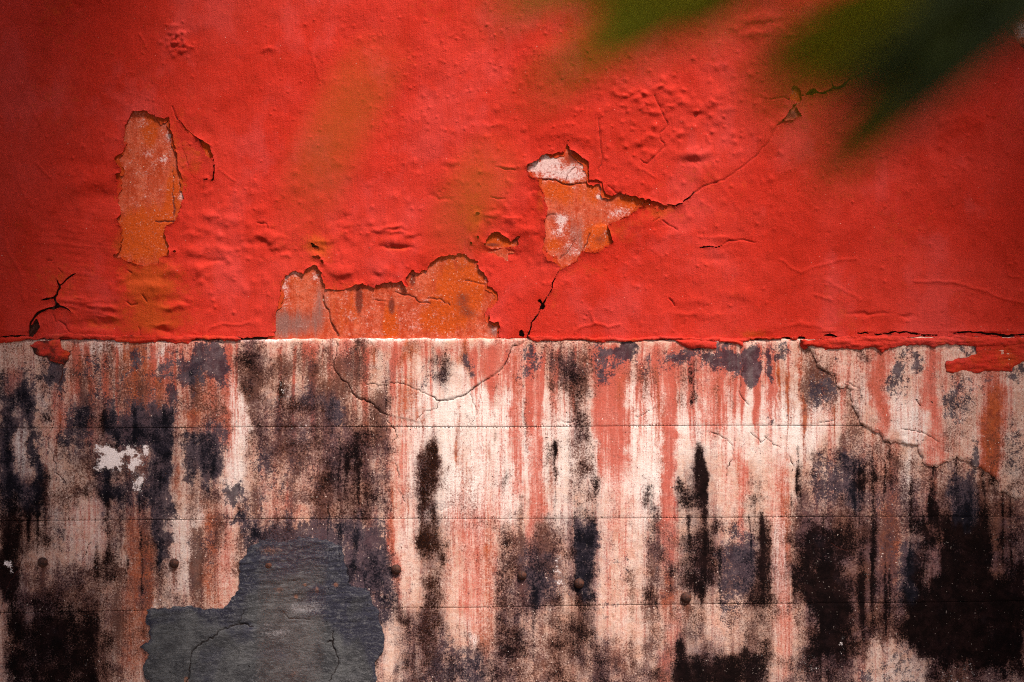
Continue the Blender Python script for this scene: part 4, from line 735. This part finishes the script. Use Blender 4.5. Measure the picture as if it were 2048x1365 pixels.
# ------------ plaster skim over the right of the base
SKIM = [(1612,686),(1625,706),(1636,734),(1666,750),(1672,773),(1695,773),(1705,796),(1707,819),(1715,837),(1720,848),(1741,865),(1756,865),(1772,878),(1802,886),(1833,888),(1838,906),(1846,927),(1872,937),(1882,927),(1913,916),(1964,942),(1990,963),(1992,983),(2015,991),(2031,997),(2070,986),(2160,1000),(2300,960),(2300,684),(1612,684)]
STK = [  # stains of the skim
 (PK,1610,2300,680,900,.36,20,20),(WH,1690,1745,760,840,.45,10,16),(WH,1772,1850,770,880,.50,12,20),(WH,1795,1835,840,890,.7,10,10),(PK,1650,1742,690,790,.55,10,18),(PK,1744,1774,690,885,1.15,5,30),(RU,1748,1770,700,870,.45,5,30),(PK,1850,1878,690,905,1.1,5,30),(PK,1848,1892,862,940,.8,8,14),(SL,1776,1800,715,775,.62,6,10),(SL,1780,1840,690,720,.45,10,8),
 (SL,1816,1842,720,755,.55,6,9),(SL,1888,1942,760,835,.58,9,14),(BR,1880,1950,740,900,.46,10,20),(SL,1925,1960,890,935,.66,7,9),(PK,1964,2008,740,965,1.1,7,24),(RU,1966,2006,760,965,.95,7,24),(BR,1968,2004,860,955,.5,7,20),(BR,2006,2200,760,990,.36,10,20),(SL,2008,2048,830,960,.36,8,20),(PK,1880,1960,740,780,.6,10,12),(BR,1610,1680,690,760,.5,10,12),(SL,1712,1730,770,800,.5,5,8),
 (SL,1888,1960,690,712,.62,10,6),(SL,2015,2060,725,760,.6,8,8),(BR,2000,2060,975,1000,.6,10,6),(MO,2012,2040,978,998,.5,5,5)]
def skim_stains(X, Y):
    global ST
    keep = ST; ST = STK; _stain.clear()
    r = stains(X, Y); ST = keep; _stain.clear()
    return r
def skim_field(X, Y):
    x, y = ragged(X, Y, 3.5, 2.2, 4)
    return np.minimum(sdpoly(x, y, SKIM, 60), Y - ledge(X) - 1.0)
SKCR = [jag([(a, b, .6 * q) for a, b, q in c], 2.2, 5, 300 + i) for i, c in enumerate([[(1800,858,1.6),(1830,862,2.2),(1850,868,2),(1875,884,1.4)], [(1830,800,2.6),(1838,812,2.6)], [(1690,765,1.2),(1712,775,1.2)], [(1900,820,1.4),(1925,812,1.2)], [(1862,725,1.2),(1864,755,1)]])]
def skim_h(X, Y, f):
    C, g = _memo['skim'] = skim_stains(X, Y)
    g = np.full(X.shape, -999.0)
    for c in SKCR: g = np.maximum(g, dcrack(X, Y, c, 12))
    _memo['skg'] = g
    base = 11.8 + 2.2 * sstep(-1, 5, f) + 0.8 * fbm(X, Y, 120, 3, 3) + 0.45 * fbm(X, Y, 28, 3, 5) + 0.32 * fbm(X, Y, 9, 3, 6)
    return base - 1.4 * sstep(-1.5, 0.5, g)
def skim_a(X, Y, f): C = _memo['skim'][0]; return C[PK], C[RU], C[BR], C[MO]
def skim_b(X, Y, f): C = _memo['skim'][0]; return C[SL], C[WH], C[CHP], 0.9 * sstep(-1, .6, _memo['skg']) + np.where(f < 6, 0.42 * np.exp(-np.maximum(f, 0) / 1.6) * sstep(-.2, .7, fbm(X, Y, 30, 2, 9)), 0)
o = sheet('plaster_skim', np.arange(1590, 2302, S), np.arange(672, 1012, S), skim_field, skim_h, 3.5, M_CON, {'sa': skim_a, 'sb': skim_b, 'sc': lambda X, Y, f: (smoky(_memo['skim'][0]), X * 0, X * 0, X * 0 + 1)}, wall)
o['label'] = 'broken-edged pale plaster skim with red runs'

# ------------ grey cement repair
CEM = [(299,1222),(324,1216),(374,1211),(393,1218),(444,1220),(476,1192),(481,1160),(484,1118),(505,1093),(527,1074),(560,1080),(600,1072),(650,1076),(684,1094),(695,1144),(700,1171),(740,1184),(756,1222),(767,1249),(773,1275),(762,1310),(751,1321),(753,1365),(748,1420),(310,1420),(302,1365),(291,1334),(302,1307),(285,1294),(302,1275),(299,1240)]
CEMCR = [jag([(a, b, .75 * q) for a, b, q in c], 2.4, 5, 400 + i) for i, c in enumerate([[(374,1365,2.4),(380,1348,2.6),(386,1302,2.6),(398,1289,2.4),(428,1275,2.6),(438,1262,2.2),(468,1250,3),(490,1246,3.5),(508,1251,2.5)], [(480,1248,1.6),(490,1220,1.6)], [(668,1262,2),(667,1289,4),(675,1310,1.6),(679,1326,2.4),(660,1361,2.4)], [(655,1283,2.4),(668,1280,4)], [(568,1222,1.2),(580,1236,1.4),(620,1237,1)]])]
def cem_field(X, Y):
    x, y = ragged(X, Y, 5, 2, 7); return sdpoly(x, y, CEM, 40)
def cem_h(X, Y, f):
    g = np.full(X.shape, -999.0)
    for c in CEMCR: g = np.maximum(g, dcrack(X, Y, c, 12))
    _memo['cg'] = g
    H = 13.8 + 1.3 * sstep(-1, 9, f) + 0.9 * fbm(X, Y, 110, 3, 4) + 0.95 * fbm_axis(X, Y + 0.08 * X, 70, 10, 4, 6, 0.6) * (0.45 + sstep(1300, 1120, Y)) + 0.40 * fbm(X, Y, 14, 3, 8)
    H += 2.0 * np.exp(-((X - 490) / 60) ** 2) * sstep(0, 14, Y - 1250 + 0.08 * (X - 490)) * sstep(60, 20, Y - 1250)
    H -= 2.2 * np.exp(-((X - 490) / 26) ** 2 - ((Y - 1246) / 5) ** 2)
    return H - 1.8 * sstep(-1.5, .5, g)
def cem_a(X, Y, f):
    dk = np.where(f < 30, np.exp(-np.maximum(f, 0) / 9), 0)
    blue = 0.6 * dk + sstep(1260, 1120, Y + 34 * fbm(X, Y, 60, 3, 9)) * 0.85 + gsum(X, Y, [(700,1235,60,40,.6),(550,1300,60,50,.5),(340,1240,40,12,.5)])
    pale = gsum(X, Y, [(545,1262,40,8,.3),(600,1215,60,10,.3),(540,1246,14,6,.5)])
    pale = pale + 0.35 * sstep(-.2, .8, fbm(X, Y, 55, 4, 12)); blue = blue + 0.5 * sstep(0, .9, fbm(X, Y, 70, 4, 16)) + gsum(X, Y, [(745,1270,26,50,.9)])
    rust = gsum(X, Y, [(612,1168,5,4,1.0),(673,1168,7,6,1.0),(594,1192,6,6,.9),(636,1178,6,10,.7),(560,1178,14,10,.6),(570,1222,6,4,.6),(375,1358,5,8,1.3),(590,1100,90,16,.30),(590,1345,16,20,.5),(540,1100,30,14,.4)])
    return blue, pale, rust, 0.95 * sstep(-1, .6, _memo['cg']) + np.where(f < 6, .25 * np.exp(-np.maximum(f, 0) / 1.4), 0)
o = sheet('cement_patch', np.arange(262, 800, S), np.arange(1050, 1424, S), cem_field, cem_h, 6, M_CEM, {'sa': cem_a}, wall)
o['label'] = 'slate-grey cement repair patch with a branching crack'

# ------------ paint lips and smears along the ledge
def red_piece(name, poly, h0, back, seed, amp=2.4, th=2.0, label=None, nz=1.0, tint=0.15, mat=None, dirt_dark=0.0):
    P = np.asarray(poly, float)
    us = np.arange(P[:, 0].min() - 6, P[:, 0].max() + 6, 1.4); vs = np.arange(P[:, 1].min() - 6, P[:, 1].max() + 6, 1.4)
    def fld(X, Y): x, y = ragged(X, Y, amp, 1.3, seed); return sdpoly(x, y, poly, 20)
    def h(X, Y, f): return h0 + th * np.sqrt(np.clip(f, 0, 6) / 6) + nz * (0.8 * fbm(X, Y, 40, 3, seed) + 0.6 * fbm_axis(X, Y, 30, 6, 3, seed + 2) + 0.3 * fbm(X, Y, 8, 2, seed + 4))
    def a(X, Y, f): return tint + 0.2 * fbm(X, Y, 30, 3, seed), 0.25 * np.where(f < 8, np.exp(-np.maximum(f, 0) / 1.0), 0) + 0.3 * sstep(0.5, 1.2, fbm(X, Y, 14, 3, seed + 3)) + dirt_dark * (1 + 0.8 * fbm(X, Y, 18, 4, seed + 6)), X * 0, X * 0 + 1
    o = sheet(name, us, vs, fld, h, back, mat or M_RED, {'sa': a}, wall)
    if label: o['label'] = label
    return o
def strip(top, bot): return top + bot[::-1]
red_piece('paint_lip', [(-30,672),(30,675),(62,676),(100,668),(151,669),(210,671),(280,671),(350,671),(420,671),(476,673),(484,677),(469,681),(456,683),(442,679),(422,677),(391,680),(378,686),(352,686),(330,681),(317,680),(308,684),(281,687),(251,685),(239,682),(224,679),(212,684),(198,680),(151,679),(103,678),(84,674),(49,683),(20,686),(-30,685)], 10.8, 7, 1, 3.0, 2.2, None, 1.7, .2, None, .16)
red_piece('paint_lip', [(1056,671),(1110,673),(1160,674),(1240,675),(1330,675),(1440,676),(1560,676),(1562,680),(1500,681),(1480,684),(1437,683),(1380,682),(1300,681),(1240,682),(1208,684),(1152,680),(1114,680),(1078,683),(1060,678)], 10.8, 7, 2, 2.2, 2.0, None, 1.7, .2, None, .14)
red_piece('paint_drip', [(1348,680),(1400,680),(1432,684),(1430,697),(1400,698),(1372,696),(1360,690)], 11.5, 4, 3, 1.2, 3.2)
red_piece('paint_drip', [(1436,679),(1470,679),(1484,684),(1483,694),(1476,690),(1455,686),(1438,685)], 11.5, 4, 4, 1.2, 2.6)
red_piece('paint_lip', [(1600,678),(1612,680),(1660,676),(1714,672),(1783,671),(1848,676),(1905,674),(1960,672),(2010,676),(2120,675),(2120,694),(1990,693),(1952,692),(1917,690),(1890,689),(1875,691),(1861,696),(1845,689),(1829,688),(1794,692),(1770,698),(1762,706),(1750,696),(1741,695),(1687,699),(1650,703),(1640,696),(1620,692),(1604,692)], 15.0, 9, 5, 2.4, 3.0, None, 2.0, .2, None, .16)
red_piece('paint_smear', [(1950,684),(2120,684),(2120,735),(2048,724),(2032,731),(2019,744),(1985,742),(1950,746),(1923,741),(1901,747),(1889,745),(1887,722),(1901,719),(1933,715),(1950,707)], 15.2, 5, 6, 2.2, 1.6, 'thick red paint smear under the ledge at right', 1.6, 0.35, None, 0.26)
red_piece('paint_smear', [(62,690),(80,680),(123,679),(128,696),(144,706),(138,722),(128,733),(108,726),(98,716),(85,716),(74,712),(68,701)], 11.4, 3, 7, 3.0, 1.0, 'flaking dark red smear under the ledge at left', 1.2, 0.3, None, 0.42)
red_piece('paint_flake', [(355,238),(374,260),(396,278),(400,292),(410,310),(421,322),(426,344),(424,358),(407,357),(403,380),(392,370),(376,330),(362,290),(352,250)], 3.4, 2, 9, 1.0, 0.5, 'loose red flake beside the tall bare patch', 0.5, 0.45)
red_piece('paint_crumb', [(1582,674),(1590,672),(1596,676),(1594,681),(1585,681)], 9.5, 6, 10, 1, 2.0)
red_piece('paint_crumb', [(1600,686),(1606,678),(1613,684),(1614,696),(1606,699),(1600,694)], 11, 5, 11, 1.2, 2.6)

# ------------ rusty dome-headed rivets
def dome_mesh(r, h, seed):
    rr = random.Random(seed); V = []; Q = []; n, m = 20, 7
    for j in range(m + 1):
        a = j / m * math.pi / 2
        for i in range(n):
            t = i / n * 2 * math.pi; k = 1 + rr.uniform(-0.035, 0.035)
            V.append((r * math.cos(a) * math.cos(t) * k, -h * math.sin(a) * k, r * math.cos(a) * math.sin(t) * k))
    for j in range(m):
        for i in range(n): Q.append((j * n + i, j * n + (i + 1) % n, (j + 1) * n + (i + 1) % n, (j + 1) * n + i))
    b = len(V)
    for i in range(n):   # shank down into the wall
        t = i / n * 2 * math.pi; V.append((r * 0.98 * math.cos(t), 0.006, r * 0.98 * math.sin(t)))
    for i in range(n): Q.append((i, b + i, b + (i + 1) % n, (i + 1) % n))
    return raw_mesh('rivet_head', np.array(V), np.array(Q), np.zeros((0, 3), int))
for i, (u, v, r) in enumerate([(88,1124,10.5),(350,1126,10),(539,1130,9.2),(793,1138,10.2),(1044,1150,9.6),(1158,1166,10),(1371,1194,11.2)]):
    o = link('rivet_head', dome_mesh(r / 1000, r * 0.8 / 1000, i), M_RUST, wall)
    o.location = (WX(u), -0.0105, WZ(v))

# ------------------------------------------------------------------ ground
gm = box_mesh('ground', -60, 60, -60, 60, -0.5, 0.0)
g = link('ground', gm, M_SOIL); g['kind'] = 'structure'

# ------------------------------------------------------------------ plants between camera and wall
def mat_leaf(name, c0, c1, c2, tcol, tf):
    k = NT(name); n = k.noise(60, 4, 0.6, k.map(1, 1, 1)); big = k.noise(9, 2, 0.5)
    col = k.mix(k.step(n, 0.35, 0.65), c0, c1)
    col = k.mix(k.step(big, 0.5, 0.75), col, c2)
    m = k.out(col, 0.6, 0.1, k.bump(k.noise(200, 3, 0.6), 0.3, 0.001))
    nt = k.t; tr = nt.nodes.new('ShaderNodeBsdfTranslucent'); tr.inputs[0].default_value = (*tcol, 1)
    mx = nt.nodes.new('ShaderNodeMixShader'); mx.inputs[0].default_value = tf
    k.L(k.b.outputs[0], mx.inputs[1]); k.L(tr.outputs[0], mx.inputs[2]); k.L(mx.outputs[0], nt.nodes['Material Output'].inputs['Surface'])
    return m
M_LEAF = mat_leaf('palm_leaf', (0.006, 0.010, 0.0015), (0.022, 0.030, 0.003), (0.04, 0.045, 0.004), (0.05, 0.05, 0.003), 0.2)  # darker copy: shade of the layered frond core put into the colour
M_LEAF_LIT = mat_leaf('lit_palm_leaf', (0.10, 0.11, 0.003), (0.19, 0.175, 0.005), (0.26, 0.20, 0.006), (0.42, 0.36, 0.006), 0.5)  # brighter copy of the leaf: lit frond fringe put into the colour
M_STEM = mat_simple('palm_stem', (0.05, 0.05, 0.02), (0.10, 0.085, 0.04), 40, 0.7)
M_STRAW = mat_simple('straw', (0.34, 0.072, 0.0004), (0.40, 0.092, 0.0006), 60, 0.7)
CAM = np.array([0, -CAMD, WZ(682.5)])
def onray(u, v, d):
    """the point d metres in front of the lens on the sight line to wall point (u, v): read off where the plant hung in the picture"""
    k = d / CAMD
    return np.array([WX(u) * k, -CAMD + d, CAM[2] + (WZ(v) - CAM[2]) * k])
def tube(path, radii, n=8):
    P = [np.asarray(p, float) for p in path]; V = []; Q = []
    for i, p in enumerate(P):
        t = P[min(i + 1, len(P) - 1)] - P[max(i - 1, 0)]; t /= np.linalg.norm(t) + 1e-9
        a = np.cross(t, (0.3, 1, 0.1)); a /= np.linalg.norm(a); b = np.cross(t, a)
        for j in range(n):
            q = 2 * math.pi * j / n; V.append(p + radii[i] * (math.cos(q) * a + math.sin(q) * b))
    for i in range(len(P) - 1):
        for j in range(n): Q.append((i * n + j, i * n + (j + 1) % n, (i + 1) * n + (j + 1) % n, (i + 1) * n + j))
    return np.array(V), Q
def tube_obj(name, path, radii, mat, parent, n=8):
    V, Q = tube(path, radii, n); return link(name, raw_mesh(name, V, np.array(Q), np.zeros((0, 3), int)), mat, parent)
def bez(a, b, c, n):
    return [(1 - t) ** 2 * a + 2 * t * (1 - t) * b + t * t * c for t in np.linspace(0, 1, n)]
def blade(name, root, mid, tip, width, parent, mat=None, fold=0.25):
    """a palm leaflet: long tapering strip folded along its midrib"""
    n = 14; P = bez(root, mid, tip, n); V = []; Q = []
    for i, p in enumerate(P):
        t = i / (n - 1); tv = P[min(i + 1, n - 1)] - P[max(i - 1, 0)]; tv /= np.linalg.norm(tv)
        side = np.cross(tv, (0, 1, 0)); side /= np.linalg.norm(side); up = np.cross(side, tv)
        wd = width * 0.5 * (0.35 + 0.65 * min(1, t * 4)) * (1 - max(0, (t - 0.35) / 0.65) ** 3.2) + 0.0006
        V += [p - side * wd + up * wd * fold, p - up * 0.0008, p + side * wd + up * wd * fold, p + up * 0.0008]
    for i in range(n - 1):
        a = i * 4; b = a + 4
        Q += [(a, a + 1, b + 1, b), (a + 1, a + 2, b + 2, b + 1), (a + 2, a + 3, b + 3, b + 2), (a + 3, a, b, b + 3)]
    return link(name, raw_mesh(name, np.array(V), np.array(Q), np.zeros((0, 3), int)), mat or M_LEAF, parent)

palm = bpy.data.objects.new('palm_plant', None); COL.objects.link(palm)
palm['label'] = 'dark green palm hanging blurred fronds in front of the cracked red paint'; palm['kind'] = 'thing'; palm['category'] = 'palm'
D1 = 0.66
crown_at = np.array([1.05, -2.0, 2.25])
trunk = [np.array([1.25, -1.75, -0.02]), np.array([1.22, -1.82, 0.8]), np.array([1.14, -1.90, 1.6]), crown_at]
tube_obj('trunk', trunk, [0.075, 0.06, 0.055, 0.06], M_STEM, palm, 12)
def frond(label, rach, leaflets, d0):
    """rachis points then leaflets as (root t along the rachis, (u, v) of tip, bend, width)"""
    f = tube_obj('frond', rach, list(np.linspace(0.008, 0.003, len(rach))), M_STEM, palm)
    f['label'] = label
    for (t, tip, dd, wd) in leaflets:
        k = t * (len(rach) - 1); i = min(int(k), len(rach) - 2); root = rach[i] + (rach[i + 1] - rach[i]) * (k - i)
        tp = onray(tip[0], tip[1], d0 + dd); mid = (root + tp) / 2 + np.array([0, 0.0, 0.012])
        blade('leaflet', root, mid, tp, abs(wd), f, M_LEAF_LIT if wd < 0 else M_LEAF)
    return f
r1 = bez(crown_at, onray(2560, -420, D1 + 0.10), onray(2020, -80, D1), 14)
lf = [(1.0, (1440, 150), .10, -0.0057), (.98, (1470, 205), .09, -0.0063), (.97, (1540, 330), .08, -0.0057), (.95, (1500, 60), .1, -0.0050), (1.0, (1480, 105), 0.100, -0.0078), (0.98, (1490, 165), 0.100, -0.0095), (1.0, (1480, 240), 0.090, -0.0112), (0.97, (1520, 280), 0.070, -0.0078), (0.99, (1570, 235), 0.090, -0.0129), (1.0, (1590, 385), 0.070, -0.0112), (0.96, (1640, 395), 0.050, -0.0112), (0.93, (1690, 370), 0.070, -0.0129), (0.9, (1640, 300), .01, .014),
      (0.86, (1750, 320), .0, .022), (0.82, (1810, 270), .0, .032), (0.80, (1870, 210), .0, .038), (0.76, (1930, 160), .0, .040), (0.72, (1990, 110), .0, .040), (0.95, (1720, 175), .02, .020), (0.9, (1800, 130), .0, .045), (0.95, (1870, 90), .02, .05), (0.85, (1820, 40), 0, .045), (0.85, (1900, 20), 0, .05), (0.8, (1640, 20), 0.100, -0.0095), (0.84, (1580, 70), 0.090, -0.0095), (.93, (1650, 210), .01, .012)]
frond('large near-black frond filling the top right corner', r1, lf, D1)
r2 = bez(crown_at, onray(2300, -700, D1 + 0.12), onray(1600, -140, D1 - 0.03), 14)
frond('smaller green frond at the top centre', r2,
      [(1.0, (1040, 215), 0.0, -0.019), (1.0, (950, 50), 0.0, -0.017), (0.97, (1110, 185), 0.02, -0.020), (0.94, (1230, 140), 0.0, -0.026), (0.90, (1370, 95), 0.0, -0.029), (0.97, (990, 0), 0.02, -0.017), (0.98, (1140, 60), 0.02, -0.017), (0.95, (1290, 60), 0.0, -0.026), (0.92, (1380, 20), 0.03, .022)], D1 - 0.03)
for a in range(13):      # the rest of the crown, arching out of view, thickened to shade the hanging fronds
    t = R(120 + a * 27.7); L = 0.8 + 0.25 * (a % 3)
    tip = crown_at + np.array([L * math.cos(t), L * 0.9 * math.sin(t) - 0.15, -0.02 + 0.12 * (a % 3)])
    if tip[1] > -1.25: tip[1] = -1.25
    rc = bez(crown_at, (crown_at + tip) / 2 + np.array([0, 0, 0.75]), tip, 13)
    f = tube_obj('frond', rc, list(np.linspace(0.009, 0.003, 13)), M_STEM, palm)
    for q in range(3, 13):
        for sgn in (-1, 1):
            dv = rc[q] - rc[q - 1]; dv /= np.linalg.norm(dv); sd = np.cross(dv, (0, 0, 1)); sd /= np.linalg.norm(sd)
            tp = rc[q] + 0.24 * dv + sgn * sd * 0.24 + np.array([0, 0, -0.05]); blade('leaflet', rc[q], (rc[q] + tp) / 2 + np.array([0, 0, .02]), tp, .045, f)

grass = bpy.data.objects.new('tall_reed', None); COL.objects.link(grass)
grass['label'] = 'tall reed with thin orange seed heads blurred in front of the red paint'; grass['category'] = 'reed'; grass['kind'] = 'thing'
DG = 0.60
for (u0, v0, u1, v1, um, vm, dd) in [(612,415,768,105,640,250,0.0), (898,500,1000,305,925,370,0.04)]:
    A = onray(u0, v0, DG + dd); B = onray(u1, v1, DG + dd); Mid = onray(um, vm, DG + dd)
    base = np.array([A[0] - 0.05, A[1] + 0.02, 0.0])
    st = bez(base, np.array([A[0] - 0.02, A[1], 0.7]), A, 10)
    s = tube_obj('stalk', st, [0.0005] * 10, M_STRAW, grass, 6)
    n = 12; P = bez(A, Mid * 0.5 + (A + B) * 0.25, B, n)
    tube_obj('seed_head', P, [0.0008 + 0.0056 * math.sin(math.pi * min(1, (i + 1) / n)) ** 0.6 for i in range(n)], M_STRAW, grass, 8)

# ------------------------------------------------------------------ added unseen trees: crowns placed to darken both ends of the wall
SD = np.array([math.sin(R(SUN_AZ)) * math.cos(R(SUN_EL)), -math.cos(R(SUN_AZ)) * math.cos(R(SUN_EL)), math.sin(R(SUN_EL))])
def added_shade_tree(label, base, blobs, yoff, n):
    t = bpy.data.objects.new('added_shade_tree', None); COL.objects.link(t); t['label'] = label; t['category'] = 'tree'; t['kind'] = 'thing'; t['group'] = 'added unseen trees blocking light in front of the wall'
    rr = np.random.default_rng(int(abs(base[0]) * 100)); V = []; Q = []; cs = []
    for (x, z, r) in blobs:
        c = np.array([x, 0, z]) + SD * (yoff / -SD[1]); cs.append(c)
        for _ in range(int(n * r * r * 4)):
            d = rr.normal(size=3); d /= np.linalg.norm(d); p = c + d * r * rr.random() ** 0.4 * np.array([1, .8, 1])
            a = rr.normal(size=3); a[2] -= .6; a /= np.linalg.norm(a); b = np.cross(a, rr.normal(size=3)); b /= np.linalg.norm(b); L = rr.uniform(.10, .17); W = L * .36
            k = len(V); V += [p, p + a * L * .5 + b * W, p + a * L, p + a * L * .5 - b * W]; Q.append((k, k + 1, k + 2, k + 3))
    link('crown', raw_mesh('crown', np.array(V), np.array(Q), np.zeros((0, 3), int), False), M_LEAF, t)
    top = np.mean(cs, axis=0); base = np.array(base)
    tr = tube_obj('trunk', bez(base, base + np.array([0, 0, 1.6]), top, 10), list(np.linspace(.11, .05, 10)), M_STEM, t, 12)
    for i, c in enumerate(cs): tube_obj('limb', bez(base + (top - base) * .55, (base + top) * .5 + np.array([0, 0, .4]), c, 6), list(np.linspace(.04, .012, 6)), M_STEM, tr, 7)
added_shade_tree('added unseen tree shading the wall end with the white flaked plaster', (-1.75, -1.2, -.02), [(-1.44, .45, .52), (-1.43, 1.0, .50), (-1.40, 1.5, .50), (-1.22, 1.98, .50), (-0.9, 2.34, .42), (-1.22, .1, .5)], 1.2, 1500)
added_shade_tree('added unseen tree shading the wall end with the plaster skim', (2.3, -1.2, -.02), [(1.46, .45, .52), (1.46, 1.0, .50), (1.46, 1.5, .50), (1.34, 1.95, .48), (1.05, 2.40, .40), (1.22, .1, .5)], 1.2, 1500)
